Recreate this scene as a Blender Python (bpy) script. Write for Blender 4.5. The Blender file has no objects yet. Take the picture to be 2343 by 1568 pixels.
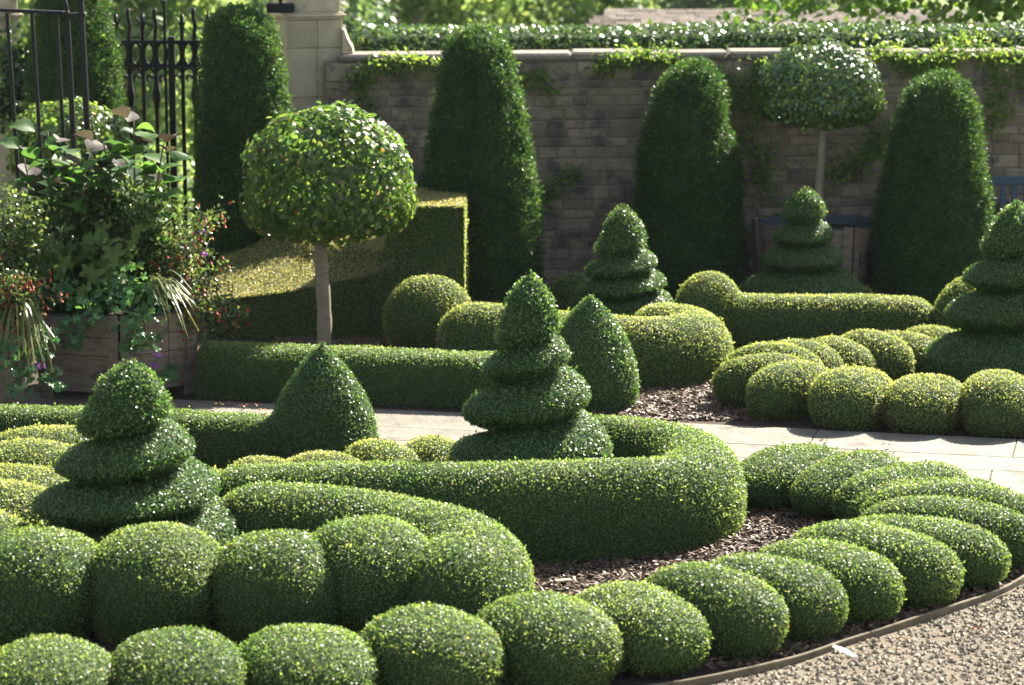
import bpy, math, random
import numpy as np
from mathutils import Vector
SC = bpy.context.scene
COL = SC.collection
rng = np.random.default_rng(7)
random.seed(7)
R = math.radians
PI = math.pi

# ------------------------------------------------------------------ camera, world, sun
EYE = 3.9
FPX = 6200.0            # focal length in pixels of a 2342 px wide frame
PITCH = R(9.83)
cam_d = bpy.data.cameras.new('camera')
cam_d.sensor_width = 36.0
cam_d.lens = FPX / 2342.0 * 36.0
cam_d.clip_end = 3000.0
cam_d.dof.use_dof = True
cam_d.dof.focus_distance = 17.2
cam_d.dof.aperture_fstop = 2.8
cam = bpy.data.objects.new('camera', cam_d)
COL.objects.link(cam)
cam.location = (0, 0, EYE)
cam.rotation_euler = (R(90) - PITCH, 0, 0)
SC.camera = cam

SUN_AZ, SUN_EL = R(35), R(38)      # from +Y (away from the camera) towards +X
world = bpy.data.worlds.new('World')
SC.world = world
world.use_nodes = True
wn = world.node_tree
bg = wn.nodes['Background']
sky = wn.nodes.new('ShaderNodeTexSky')
sky.sky_type = 'NISHITA'
sky.sun_disc = False
sky.sun_elevation = SUN_EL
sky.sun_rotation = SUN_AZ
sky.air_density = 1.0
sky.dust_density = 1.0
hs = wn.nodes.new('ShaderNodeHueSaturation')
hs.inputs['Saturation'].default_value = 0.62      # thin summer haze
wn.links.new(sky.outputs[0], hs.inputs['Color'])
wn.links.new(hs.outputs[0], bg.inputs[0])
bg.inputs[1].default_value = 0.057
sun_d = bpy.data.lights.new('sun', 'SUN')
sun_d.energy = 5.0
sun_d.angle = R(0.5)
sun_d.color = (1.0, 0.93, 0.80)
sun = bpy.data.objects.new('sun', sun_d)
COL.objects.link(sun)
sdir = Vector((math.sin(SUN_AZ) * math.cos(SUN_EL), math.cos(SUN_AZ) * math.cos(SUN_EL), math.sin(SUN_EL)))
sun.rotation_euler = sdir.to_track_quat('Z', 'Y').to_euler()
sun.location = (20, 25, 25)
SC.view_settings.view_transform = 'Standard'
SC.view_settings.look = 'None'
SC.view_settings.exposure = 2.3
SC.view_settings.gamma = 1.0
SC.view_settings.use_curve_mapping = False
SC.cycles.max_bounces = 6
SC.cycles.transparent_max_bounces = 6
SC.cycles.sample_clamp_indirect = 4.0

# ------------------------------------------------------------------ surveying helpers (photo position -> garden position)
def G(x, y, z=0.0):
    u = (x - 1171) / FPX; v = -(y - 784) / FPX
    d = (u, math.cos(PITCH) + v * math.sin(PITCH), -math.sin(PITCH) + v * math.cos(PITCH))
    t = (z - EYE) / d[2]
    return d[0] * t, d[1] * t
def Zat(y, Y):
    v = -(y - 784) / FPX
    return EYE + Y * (-math.sin(PITCH) + v * math.cos(PITCH)) / (math.cos(PITCH) + v * math.sin(PITCH))
def Xat(x, Y, z=0.0):
    zc = Y * math.cos(PITCH) - (z - EYE) * math.sin(PITCH)
    return (x - 1171) / FPX * zc

# ------------------------------------------------------------------ materials
def newmat(name):
    m = bpy.data.materials.new(name); m.use_nodes = True
    nt = m.node_tree
    for n in list(nt.nodes): nt.nodes.remove(n)
    out = nt.nodes.new('ShaderNodeOutputMaterial')
    return m, nt, out
def N(nt, t, **kw):
    n = nt.nodes.new(t)
    for k, v in kw.items(): setattr(n, k, v)
    return n
def ramp(nt, stops, interp='LINEAR'):
    r = nt.nodes.new('ShaderNodeValToRGB')
    r.color_ramp.interpolation = interp
    e = r.color_ramp.elements
    while len(e) > 1: e.remove(e[-1])
    e[0].position = stops[0][0]; e[0].color = (*stops[0][1], 1)
    for p, c in stops[1:]:
        x = e.new(p); x.color = (*c, 1)
    return r
def noise(nt, scale, detail=3, rough=0.55, vec=None):
    n = nt.nodes.new('ShaderNodeTexNoise')
    n.inputs['Scale'].default_value = scale; n.inputs['Detail'].default_value = detail; n.inputs['Roughness'].default_value = rough
    if vec is not None: nt.links.new(vec, n.inputs['Vector'])
    return n
def leaf_mat(name, stops, rough=0.33, spec=0.5, trans=0.35, tcol=1.6, patch=None, patch_scale=3.0, straw=None, vary=0.0):
    m, nt, out = newmat(name)
    g = N(nt, 'ShaderNodeNewGeometry')
    rp = ramp(nt, stops)
    nt.links.new(g.outputs['Random Per Island'], rp.inputs[0])
    col = rp.outputs[0]
    if patch:
        nz = noise(nt, patch_scale, 3, 0.6, g.outputs['Position'])
        r2 = ramp(nt, [(0.42, (0, 0, 0)), (0.68, (1, 1, 1))])
        nt.links.new(nz.outputs[0], r2.inputs[0])
        mx = N(nt, 'ShaderNodeMix', data_type='RGBA', blend_type='MULTIPLY')
        mx.inputs[7].default_value = (*patch, 1)
        nt.links.new(r2.outputs[0], mx.inputs[0]); nt.links.new(col, mx.inputs[6])
        col = mx.outputs[2]
    if vary:                        # each plant its own tone
        oi = N(nt, 'ShaderNodeObjectInfo'); hv = N(nt, 'ShaderNodeHueSaturation')
        mr = N(nt, 'ShaderNodeMapRange'); mr.inputs[3].default_value = 1 - vary; mr.inputs[4].default_value = 1 + vary
        nt.links.new(oi.outputs['Random'], mr.inputs[0]); nt.links.new(mr.outputs[0], hv.inputs['Value']); nt.links.new(col, hv.inputs['Color'])
        col = hv.outputs[0]
    if straw:                       # dry clipped patches
        nz = noise(nt, 1.3, 4, 0.65, g.outputs['Position'])
        r2 = ramp(nt, [(0.52, (0, 0, 0)), (0.72, (.45, .45, .45))])
        nt.links.new(nz.outputs[0], r2.inputs[0])
        mx = N(nt, 'ShaderNodeMix', data_type='RGBA')
        mx.inputs[7].default_value = (*straw, 1)
        nt.links.new(r2.outputs[0], mx.inputs[0]); nt.links.new(col, mx.inputs[6])
        col = mx.outputs[2]
    p = N(nt, 'ShaderNodeBsdfPrincipled')
    p.inputs['Roughness'].default_value = rough
    p.inputs['Specular IOR Level'].default_value = spec
    nt.links.new(col, p.inputs['Base Color'])
    t = N(nt, 'ShaderNodeBsdfTranslucent')
    mm = N(nt, 'ShaderNodeMix', data_type='RGBA', blend_type='MULTIPLY')
    mm.inputs[0].default_value = 1.0
    mm.inputs[7].default_value = (tcol * 1.1, tcol * 1.05, tcol * 0.60, 1)
    nt.links.new(col, mm.inputs[6]); nt.links.new(mm.outputs[2], t.inputs[0])
    ms = N(nt, 'ShaderNodeMixShader'); ms.inputs[0].default_value = trans
    nt.links.new(p.outputs[0], ms.inputs[1]); nt.links.new(t.outputs[0], ms.inputs[2])
    nt.links.new(ms.outputs[0], out.inputs[0])
    return m
def plain_mat(name, c1, c2=None, scale=8.0, rough=0.7, spec=0.4, metal=0.0, bump=0.0, bscale=40.0, island=0.0, stretch=None, stain=None):
    m, nt, out = newmat(name)
    p = N(nt, 'ShaderNodeBsdfPrincipled')
    p.inputs['Roughness'].default_value = rough; p.inputs['Specular IOR Level'].default_value = spec; p.inputs['Metallic'].default_value = metal
    nt.links.new(p.outputs[0], out.inputs[0])
    g = N(nt, 'ShaderNodeNewGeometry')
    vec = N(nt, 'ShaderNodeTexCoord').outputs['Object'] if stretch else g.outputs['Position']
    if stretch:
        mp = N(nt, 'ShaderNodeMapping'); mp.inputs['Scale'].default_value = stretch
        nt.links.new(vec, mp.inputs[0]); vec = mp.outputs[0]
    nz = noise(nt, scale, 5, 0.6, vec)
    rp = ramp(nt, [(0.3, c1), (0.7, c2 or c1)])
    nt.links.new(nz.outputs[0], rp.inputs[0])
    col = rp.outputs[0]
    if island:
        hs = N(nt, 'ShaderNodeHueSaturation')
        mr = N(nt, 'ShaderNodeMapRange'); mr.inputs[3].default_value = 1 - island; mr.inputs[4].default_value = 1 + island
        nt.links.new(g.outputs['Random Per Island'], mr.inputs[0]); nt.links.new(mr.outputs[0], hs.inputs['Value'])
        nt.links.new(col, hs.inputs['Color']); col = hs.outputs[0]
    if stain:
        n2 = noise(nt, stain[1], 4, 0.65, g.outputs['Position'])
        r2 = ramp(nt, [(stain[2], (0, 0, 0)), (stain[2] + 0.12, (1, 1, 1))])
        nt.links.new(n2.outputs[0], r2.inputs[0])
        mx = N(nt, 'ShaderNodeMix', data_type='RGBA'); mx.inputs[7].default_value = (*stain[0], 1)
        nt.links.new(r2.outputs[0], mx.inputs[0]); nt.links.new(col, mx.inputs[6]); col = mx.outputs[2]
    nt.links.new(col, p.inputs['Base Color'])
    if bump:
        b = N(nt, 'ShaderNodeBump'); b.inputs['Strength'].default_value = bump; b.inputs['Distance'].default_value = 0.02
        n3 = noise(nt, bscale, 6, 0.65, vec)
        nt.links.new(n3.outputs[0], b.inputs['Height']); nt.links.new(b.outputs[0], p.inputs['Normal'])
    return m

M = {}
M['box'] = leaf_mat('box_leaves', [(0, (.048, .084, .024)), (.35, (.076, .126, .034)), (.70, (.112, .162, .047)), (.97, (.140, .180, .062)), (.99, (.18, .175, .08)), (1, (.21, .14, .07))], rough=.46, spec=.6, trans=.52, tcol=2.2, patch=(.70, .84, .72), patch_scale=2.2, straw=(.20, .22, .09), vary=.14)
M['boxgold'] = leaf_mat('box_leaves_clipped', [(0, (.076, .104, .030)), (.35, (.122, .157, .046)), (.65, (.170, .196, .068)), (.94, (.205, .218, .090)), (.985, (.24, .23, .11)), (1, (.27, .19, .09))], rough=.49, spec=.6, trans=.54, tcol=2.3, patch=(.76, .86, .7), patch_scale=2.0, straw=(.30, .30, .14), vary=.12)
M['spiral'] = leaf_mat('box_leaves_blue_green', [(0, (.030, .070, .022)), (.45, (.054, .116, .031)), (.8, (.088, .152, .039)), (.97, (.12, .18, .055)), (1, (.18, .17, .07))], rough=.38, spec=.6, trans=.40, tcol=2.0, vary=.08)
M['yew'] = leaf_mat('yew_needles', [(0, (.014, .040, .014)), (.5, (.032, .074, .022)), (.85, (.062, .112, .028)), (1, (.12, .165, .04))], rough=.46, spec=.28, trans=.42, tcol=2.1, patch=(.5, .66, .6), patch_scale=5.5)
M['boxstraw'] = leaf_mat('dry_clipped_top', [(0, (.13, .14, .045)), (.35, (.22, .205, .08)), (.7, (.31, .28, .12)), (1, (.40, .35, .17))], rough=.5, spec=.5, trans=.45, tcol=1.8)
M['core'] = plain_mat('twiggy_shade', (.022, .042, .014), (.042, .068, .024), 30, .9, .1)
M['laurel'] = leaf_mat('standard_tree_leaves', [(0, (.028, .062, .018)), (.5, (.055, .110, .026)), (.85, (.10, .155, .035)), (.98, (.15, .18, .045)), (1, (.28, .14, .05))], rough=.33, spec=.5, trans=.50, tcol=2.3)
M['hedgebig'] = leaf_mat('glossy_hedge_leaves', [(0, (.024, .058, .018)), (.6, (.050, .100, .027)), (.97, (.095, .15, .036)), (1, (.15, .16, .05))], rough=.28, spec=.7, trans=.30, tcol=1.8)
M['creeper'] = leaf_mat('creeper_leaves', [(0, (.05, .10, .022)), (.6, (.10, .17, .035)), (1, (.20, .26, .05))], rough=.4, spec=.4, trans=.48, tcol=2.2)
M['ivy'] = leaf_mat('ivy_leaves', [(0, (.015, .04, .015)), (.7, (.035, .075, .022)), (1, (.08, .13, .03))], rough=.25, spec=.6, trans=.25)
M['bark'] = plain_mat('smooth_bark', (.17, .14, .10), (.30, .25, .185), 14, .75, .3, bump=.35, bscale=60, stretch=(1, 1, 5))
M['wood'] = plain_mat('weathered_oak', (.130, .098, .072), (.225, .178, .135), 5, .75, .3, bump=.25, bscale=30, island=.14, stretch=(1.5, 1.5, 7), stain=((.07, .055, .04), 7, .56))
M['iron'] = plain_mat('black_painted_iron', (.006, .006, .007), (.011, .011, .012), 20, .5, .22, bump=.08, bscale=90)
M['bench'] = plain_mat('blue_paint', (.030, .065, .105), (.038, .08, .125), 20, .5, .4)
M['limestone'] = plain_mat('pale_limestone', (.36, .30, .205), (.50, .425, .30), 5, .85, .25, bump=.4, bscale=25, island=.10, stain=((.26, .215, .14), 3.5, .56))
M['wallstone'] = plain_mat('dark_wall_stone', (.165, .130, .095), (.29, .235, .175), 5.5, .9, .2, bump=1.0, bscale=22, island=.30, stain=((.085, .076, .066), 3.4, .50))
M['mortar'] = plain_mat('wall_mortar', (.155, .128, .10), (.25, .205, .16), 8, .95, .1, bump=.8, bscale=40)
M['coping'] = plain_mat('coping_stone', (.12, .105, .085), (.22, .192, .155), 9, .9, .2, bump=.9, bscale=30, island=.15)
M['flag'] = plain_mat('flagstone', (.120, .106, .084), (.190, .169, .134), 4.0, .8, .3, bump=.7, bscale=22, island=.13, stain=((.088, .080, .062), 3.1, .54))
M['joint'] = plain_mat('path_joint', (.06, .055, .04), (.11, .10, .075), 12, .95, .1)
M['gravel'] = plain_mat('gravel_bed', (.10, .08, .056), (.20, .165, .12), 45, .9, .2, bump=1.0, bscale=60)
M['pebble'] = plain_mat('gravel_stones', (.165, .138, .10), (.34, .29, .215), 30, .8, .3, island=.45)
M['mulch'] = plain_mat('bark_mulch', (.030, .020, .015), (.085, .058, .042), 38, .9, .2, bump=1.0, bscale=50)
M['chip'] = plain_mat('bark_chips', (.055, .034, .022), (.165, .108, .07), 25, .55, .4, island=.6)
M['timber'] = plain_mat('edging_timber', (.085, .068, .045), (.15, .125, .085), 12, .85, .2, bump=.3, bscale=40)
M['meadow'] = plain_mat('meadow_grass', (.07, .11, .025), (.16, .19, .045), .35, .9, .1, stain=((.05, .085, .02), .12, .5))
M['roofstone'] = plain_mat('stone_slates', (.055, .045, .034), (.125, .10, .077), 4, .9, .2, bump=.8, bscale=9, island=.3)
M['far1'] = leaf_mat('far_leaves_yellow', [(0, (.075, .125, .055)), (.6, (.13, .20, .08)), (1, (.23, .29, .115))], rough=.5, spec=.3, trans=.5, tcol=1.9)
M['far2'] = leaf_mat('far_leaves_green', [(0, (.04, .08, .042)), (.6, (.075, .13, .062)), (1, (.13, .19, .08))], rough=.5, spec=.3, trans=.45, tcol=1.8)
M['lime'] = leaf_mat('broad_tree_leaves', [(0, (.03, .07, .015)), (.6, (.06, .12, .022)), (1, (.12, .17, .03))], rough=.4, spec=.4, trans=.45, tcol=1.8)
M['bigleaf'] = leaf_mat('large_dark_leaves', [(0, (.025, .060, .020)), (.6, (.045, .105, .028)), (1, (.075, .15, .036))], rough=.55, spec=.25, trans=.45, tcol=2.2)
M['purpleleaf'] = leaf_mat('purple_backed_leaves', [(0, (.045, .034, .038)), (.6, (.070, .055, .058)), (1, (.10, .085, .08))], rough=.65, spec=.2, trans=.3, tcol=1.0)
M['fuchsialeaf'] = leaf_mat('small_shrub_leaves', [(0, (.03, .06, .02)), (.5, (.06, .105, .03)), (.9, (.12, .17, .05)), (1, (.2, .2, .07))], rough=.25, spec=.6, trans=.38, tcol=1.8)
M['redflower'] = leaf_mat('red_flowers', [(0, (.30, .035, .022)), (.6, (.42, .06, .03)), (1, (.5, .13, .05))], rough=.5, spec=.3, trans=.4, tcol=1.1)
M['purpleflower'] = leaf_mat('purple_flowers', [(0, (.22, .07, .36)), (1, (.36, .14, .52))], rough=.6, spec=.2, trans=.35, tcol=1.1)
M['goldleaf'] = leaf_mat('lobed_gold_green_leaves', [(0, (.06, .115, .022)), (1, (.125, .18, .036))], rough=.45, spec=.35, trans=.4, tcol=1.5)
M['trailleaf'] = leaf_mat('trailing_leaves', [(0, (.035, .105, .042)), (.6, (.065, .165, .055)), (1, (.12, .23, .07))], rough=.33, spec=.5, trans=.38)
M['grassblade'] = leaf_mat('striped_grass_blades', [(0, (.07, .11, .025)), (.6, (.115, .15, .042)), (1, (.20, .21, .09))], rough=.45, spec=.4, trans=.45, tcol=1.4)
M['stem'] = plain_mat('plant_stems', (.05, .045, .025), (.10, .075, .04), 20, .7, .3)
M['paper'] = plain_mat('white_paper', (.78, .78, .76), (.82, .82, .8), 8, .8, .2)
M['deadleaf'] = leaf_mat('dead_leaves', [(0, (.14, .055, .025)), (.6, (.24, .10, .04)), (1, (.30, .17, .07))], rough=.6, spec=.3, trans=.25, tcol=1.0)
M['liner'] = plain_mat('planter_liner', (.05, .065, .085), (.07, .085, .105), 12, .6, .4)
M['soil'] = plain_mat('planter_soil', (.02, .015, .01), (.05, .035, .025), 30, .95, .1, bump=.8)

# ------------------------------------------------------------------ mesh collector
class MB:
    def __init__(s): s.v = []; s.f = []; s.n = 0
    def add(s, V, F, mi=0):
        V = np.asarray(V, dtype=np.float32).reshape(-1, 3); F = np.asarray(F, dtype=np.int32)
        if len(V) == 0 or len(F) == 0: return
        s.v.append(V); s.f.append((F + s.n, mi)); s.n += len(V)
    def build(s, name, mats, parent=None, smooth=False, loc=None):
        me = bpy.data.meshes.new(name)
        V = np.concatenate(s.v)
        if loc is not None: V = V - np.asarray(loc, dtype=np.float32)
        me.vertices.add(len(V)); me.vertices.foreach_set('co', V.ravel())
        loops = np.concatenate([f.ravel() for f, _ in s.f])
        tot = np.concatenate([np.full(len(f), f.shape[1], dtype=np.int32) for f, _ in s.f])
        mi = np.concatenate([np.full(len(f), m, dtype=np.int32) for f, m in s.f])
        start = np.concatenate([[0], np.cumsum(tot)[:-1]]).astype(np.int32)
        me.loops.add(len(loops)); me.loops.foreach_set('vertex_index', loops.astype(np.int32))
        me.polygons.add(len(tot)); me.polygons.foreach_set('loop_start', start); me.polygons.foreach_set('loop_total', tot)
        for m in (mats if isinstance(mats, (list, tuple)) else [mats]): me.materials.append(M[m] if isinstance(m, str) else m)
        me.polygons.foreach_set('material_index', mi)
        m0 = mats if isinstance(mats, str) else mats[0]
        hard = m0 in ('flag', 'wallstone', 'mortar', 'coping', 'limestone', 'wood', 'iron', 'bench', 'pebble', 'chip', 'timber', 'roofstone', 'liner', 'paper', 'haze')
        me.polygons.foreach_set('use_smooth', np.full(len(tot), smooth or not hard, dtype=bool))
        me.update(calc_edges=True)
        o = bpy.data.objects.new(name, me)
        COL.objects.link(o)
        if loc is not None: o.location = loc
        if parent is not None:
            o.parent = parent
            if loc is None: o.location = -parent.location
            else: o.location = Vector(loc) - parent.location
        return o
def tag(o, label=None, cat=None, group=None, kind=None):
    if label: o['label'] = label
    if cat: o['category'] = cat
    if group: o['group'] = group
    if kind: o['kind'] = kind
    return o
def empty(name, loc, label, cat, group=None):
    o = bpy.data.objects.new(name, None); COL.objects.link(o)
    o.location = loc; o.empty_display_size = .1
    return tag(o, label, cat, group)

BOXF = np.array([[0, 3, 2, 1], [4, 5, 6, 7], [0, 1, 5, 4], [1, 2, 6, 5], [2, 3, 7, 6], [3, 0, 4, 7]])
def box(mb, x0, x1, y0, y1, z0, z1, mi=0, fn=None):
    V = np.array([[x0, y0, z0], [x1, y0, z0], [x1, y1, z0], [x0, y1, z0], [x0, y0, z1], [x1, y0, z1], [x1, y1, z1], [x0, y1, z1]], float)
    if fn is not None: V = fn(V)
    mb.add(V, BOXF, mi)
def cbox(mb, x0, x1, y0, y1, z0, z1, c=0.01, mi=0, fn=None):
    """box with its edges chamfered (24 vertices)"""
    xs, ys, zs = (x0, x1), (y0, y1), (z0, z1)
    V = []; idx = {}
    for i in (0, 1):
        for j in (0, 1):
            for k in (0, 1):
                sx, sy, sz = (1 - 2 * i) * c, (1 - 2 * j) * c, (1 - 2 * k) * c
                for a, p in enumerate(((xs[i], ys[j] + sy, zs[k] + sz), (xs[i] + sx, ys[j], zs[k] + sz), (xs[i] + sx, ys[j] + sy, zs[k]))):
                    idx[i, j, k, a] = len(V); V.append(p)
    Q = []; T = []
    for i in (0, 1): Q.append([idx[i, 0, 0, 0], idx[i, 1, 0, 0], idx[i, 1, 1, 0], idx[i, 0, 1, 0]][::(-1 if i == 0 else 1)])
    for j in (0, 1): Q.append([idx[0, j, 0, 1], idx[1, j, 0, 1], idx[1, j, 1, 1], idx[0, j, 1, 1]][::(1 if j == 0 else -1)])
    for k in (0, 1): Q.append([idx[0, 0, k, 2], idx[1, 0, k, 2], idx[1, 1, k, 2], idx[0, 1, k, 2]][::(-1 if k == 0 else 1)])
    for i in (0, 1):
        for j in (0, 1): Q.append([idx[i, j, 0, 0], idx[i, j, 1, 0], idx[i, j, 1, 1], idx[i, j, 0, 1]])
        for k in (0, 1): Q.append([idx[i, 0, k, 0], idx[i, 1, k, 0], idx[i, 1, k, 2], idx[i, 0, k, 2]])
    for j in (0, 1):
        for k in (0, 1): Q.append([idx[0, j, k, 1], idx[1, j, k, 1], idx[1, j, k, 2], idx[0, j, k, 2]])
    for i in (0, 1):
        for j in (0, 1):
            for k in (0, 1): T.append([idx[i, j, k, a] for a in range(3)])
    V = np.array(V, float)
    if fn is not None: V = fn(V)
    n = mb.n
    mb.add(V, np.array(Q), mi)
    mb.f.append((np.array(T, dtype=np.int32) + n, mi))
def catmull(pts, step=0.06):
    P = np.asarray(pts, float)
    P = np.vstack([2 * P[0] - P[1], P, 2 * P[-1] - P[-2]])
    out = []
    for i in range(1, len(P) - 2):
        L = np.linalg.norm(P[i + 1] - P[i]); n = max(2, int(L / step))
        t = np.linspace(0, 1, n, endpoint=False)[:, None]
        a, b, c, d = P[i - 1], P[i], P[i + 1], P[i + 2]
        out.append(.5 * (2 * b + (c - a) * t + (2 * a - 5 * b + 4 * c - d) * t ** 2 + (3 * b - a - 3 * c + d) * t ** 3))
    out.append(P[-2][None])
    return np.vstack(out)
def pipe(mb, pts, r, n=8, mi=0, cap=True):
    P = np.asarray(pts, float); k = len(P)
    r = np.full(k, r) if np.isscalar(r) else np.asarray(r, float)
    T = np.gradient(P, axis=0); T /= np.linalg.norm(T, axis=1)[:, None] + 1e-12
    up = np.array([0, 0, 1.0]) if abs(T[0][2]) < .9 else np.array([1.0, 0, 0])
    A = np.cross(T, up); A /= np.linalg.norm(A, axis=1)[:, None] + 1e-12
    B = np.cross(T, A)
    th = np.linspace(0, 2 * PI, n, endpoint=False)
    V = P[:, None] + r[:, None, None] * (np.cos(th)[None, :, None] * A[:, None] + np.sin(th)[None, :, None] * B[:, None])
    i = np.arange(k - 1)[:, None] * n; j = np.arange(n)[None]; j2 = (j + 1) % n
    F = np.stack([i + j, i + j2, i + n + j2, i + n + j], -1).reshape(-1, 4)
    mb.add(V, F, mi)
    if cap:
        base = mb.n - k * n
        for ring in (0, k - 1):
            mb.f.append((np.array([[base + ring * n + q for q in range(n)]], dtype=np.int32), mi))

# ------------------------------------------------------------------ foliage
def grid_faces(nu, nv, wrapv=False):
    i = np.arange(nu - 1)[:, None]; j = np.arange(nv if wrapv else nv - 1)[None]; j2 = (j + 1) % nv
    return np.stack([i * nv + j, i * nv + j2, (i + 1) * nv + j2, (i + 1) * nv + j], -1).reshape(-1, 4)
def tri_of(F): return np.vstack([F[:, [0, 1, 2]], F[:, [0, 2, 3]]])
def vnormals(V, T):
    a, b, c = V[T[:, 0]], V[T[:, 1]], V[T[:, 2]]
    fn = np.cross(b - a, c - a)
    Nn = np.zeros_like(V)
    for k in range(3): np.add.at(Nn, T[:, k], fn)
    return Nn / (np.linalg.norm(Nn, axis=1)[:, None] + 1e-12), np.linalg.norm(fn, axis=1) / 2
def wob(V, amp, freq, seed=0):
    r = np.random.default_rng(seed); d = np.zeros(len(V))
    for k in range(6):
        q = r.normal(size=3); q *= freq * (0.6 + .5 * k) / np.linalg.norm(q)
        d += np.sin(V @ q + r.uniform(0, 6.28)) / (1 + .4 * k)
    return amp * d / 2.2
def unit(a): return a / (np.linalg.norm(a, axis=-1, keepdims=True) + 1e-9)
def leaves(mb, P, Nn, L, W, lift=(.1, .9), fold=.25, mi=1, six=False, spread=1.0, up=0.0):
    """one small folded leaf per point, growing out of the surface"""
    n = len(P)
    if n == 0: return
    r = unit(rng.normal(size=(n, 3)))
    t = unit(r - (r * Nn).sum(1, keepdims=True) * Nn)
    phi = rng.uniform(lift[0], lift[1], n)[:, None]
    d = unit(t * np.cos(phi) * spread + Nn * np.sin(phi) + np.array([0, 0, up]))
    s = np.cross(d, Nn); s = unit(s + .35 * rng.normal(size=(n, 3)))
    s = unit(s - (s * d).sum(1, keepdims=True) * d)
    ln = np.cross(s, d)
    ls = (L * rng.uniform(.65, 1.25, n))[:, None]; ws = (W * rng.uniform(.75, 1.2, n))[:, None]
    c = ln * ws * fold
    if not six:
        V = np.stack([P, P + d * ls * .48 + s * ws + c, P + d * ls, P + d * ls * .48 - s * ws + c], 1)
        F = np.arange(n * 4).reshape(n, 4)
        mb.add(V.reshape(-1, 3), F, mi)
    else:
        bend = ln * ls * -.12
        V = np.stack([P, P + d * ls * .3 + s * ws + c, P + d * ls * .7 + s * ws * .85 + c + bend * .5, P + d * ls + bend * 1.6,
                      P + d * ls * .7 - s * ws * .85 + c + bend * .5, P + d * ls * .3 - s * ws + c, P + d * ls * .55 + bend * .2], 1)
        b = (np.arange(n) * 7)[:, None]
        F = np.vstack([b + np.array([[0, 1, 2, 6]]), b + np.array([[6, 2, 3, 4]]), b + np.array([[0, 6, 4, 5]])])
        mb.add(V.reshape(-1, 3), F, mi)
def scatter(V, T, dens, zmin=0.0):
    Nn, A = vnormals(V, T)
    n = int(A.sum() * dens)
    f = rng.choice(len(T), n, p=A / A.sum())
    u, v = rng.random(n), rng.random(n); k = u + v > 1; u[k] = 1 - u[k]; v[k] = 1 - v[k]
    w = 1 - u - v
    t = T[f]
    P = V[t[:, 0]] * w[:, None] + V[t[:, 1]] * u[:, None] + V[t[:, 2]] * v[:, None]
    Q = unit(Nn[t[:, 0]] * w[:, None] + Nn[t[:, 1]] * u[:, None] + Nn[t[:, 2]] * v[:, None])
    k = P[:, 2] > zmin
    return P[k], Q[k]
KIND = {'box': dict(L=.0155, W=.0050, dens=9000, lift=(-.05, 1.05), out=.009),
        'boxgold': dict(L=.0155, W=.0050, dens=8500, lift=(-.05, 1.05), out=.008),
        'spiral': dict(L=.018, W=.0060, dens=8000, lift=(-.05, .85), out=.009),
        'yew': dict(L=.038, W=.0062, dens=6400, lift=(.1, 1.2), out=.032)}
NLEAF = [0]
def foliage(mb, V, T, kind, mask=None, extra=None):
    """dark twiggy core just under the clipped surface, leaves all over it"""
    k = dict(KIND[kind]); 
    if extra: k.update(extra)
    Nn, _ = vnormals(V, T)
    mb.add(V - Nn * k.get('inset', .012), T, 0)
    P, Q = scatter(V, T, k['dens'], .004)
    if mask is not None:
        q = mask(P); P, Q = P[q], Q[q]
    if k.get('spray'):
        P = np.repeat(P[::4], 4, 0); Q = np.repeat(Q[::4], 4, 0); P = P + rng.normal(0, .013, P.shape)
    thin = wob(P, 1.0, 9, len(P))                       # uneven shearing: thin spots and stray shoots
    q = rng.random(len(P)) < np.clip(1.02 - .30 * np.clip(thin - .5, 0, 2), .45, 1)
    P, Q = P[q], Q[q]
    P = P + Q * rng.uniform(-k['out'], k['out'] * .8, len(P))[:, None] - Q * .004
    NLEAF[0] += len(P)
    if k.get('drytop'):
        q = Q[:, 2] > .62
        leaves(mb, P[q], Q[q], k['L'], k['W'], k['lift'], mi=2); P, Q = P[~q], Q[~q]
    leaves(mb, P, Q, k['L'], k['W'], k['lift'], up=k.get('up', 0))
    q = rng.random(len(P)) < .008
    if k.get('shoots', True):
        leaves(mb, P[q] + Q[q] * rng.uniform(0, .016, q.sum())[:, None], Q[q], k['L'] * 1.5, k['W'] * 1.35, (.5, 1.4), up=.3)
def dome_surf(cx, cy, a, b, h, ang, p=2.25, seed=0, amp=.010, nu=26, nv=48, tuck=.82, z0=0.0):
    """loaf: half length a along ang, half width b across, height h, sides tucked in at the soil"""
    c = .40 * h; top = h - c; low = c / math.sqrt(1 - tuck ** 2)
    ph = np.concatenate([np.linspace(-math.asin(c / low), 0, 8, endpoint=False), np.linspace(0, PI / 2, nu - 8)])
    th = np.linspace(0, 2 * PI, nv, endpoint=False)
    f = lambda t, e: np.sign(t) * np.abs(t) ** e
    e = 2 / p
    ce = np.where(ph < 0, np.cos(ph), np.abs(np.cos(ph)) ** e); 
    se = np.where(ph < 0, np.sin(ph) * low, np.abs(np.sin(ph)) ** e * top)
    X = a * ce[:, None] * f(np.cos(th), e)[None]; Y = b * ce[:, None] * f(np.sin(th), e)[None]
    Zz = np.repeat((c + se)[:, None], nv, 1)
    V = np.stack([cx + X * math.cos(ang) - Y * math.sin(ang), cy + X * math.sin(ang) + Y * math.cos(ang), Zz + z0], -1).reshape(-1, 3)
    T = tri_of(grid_faces(len(ph), nv, True))
    Nn, _ = vnormals(V, T)
    V = V + Nn * wob(V, amp, 7, seed)[:, None]
    return V, T
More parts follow.
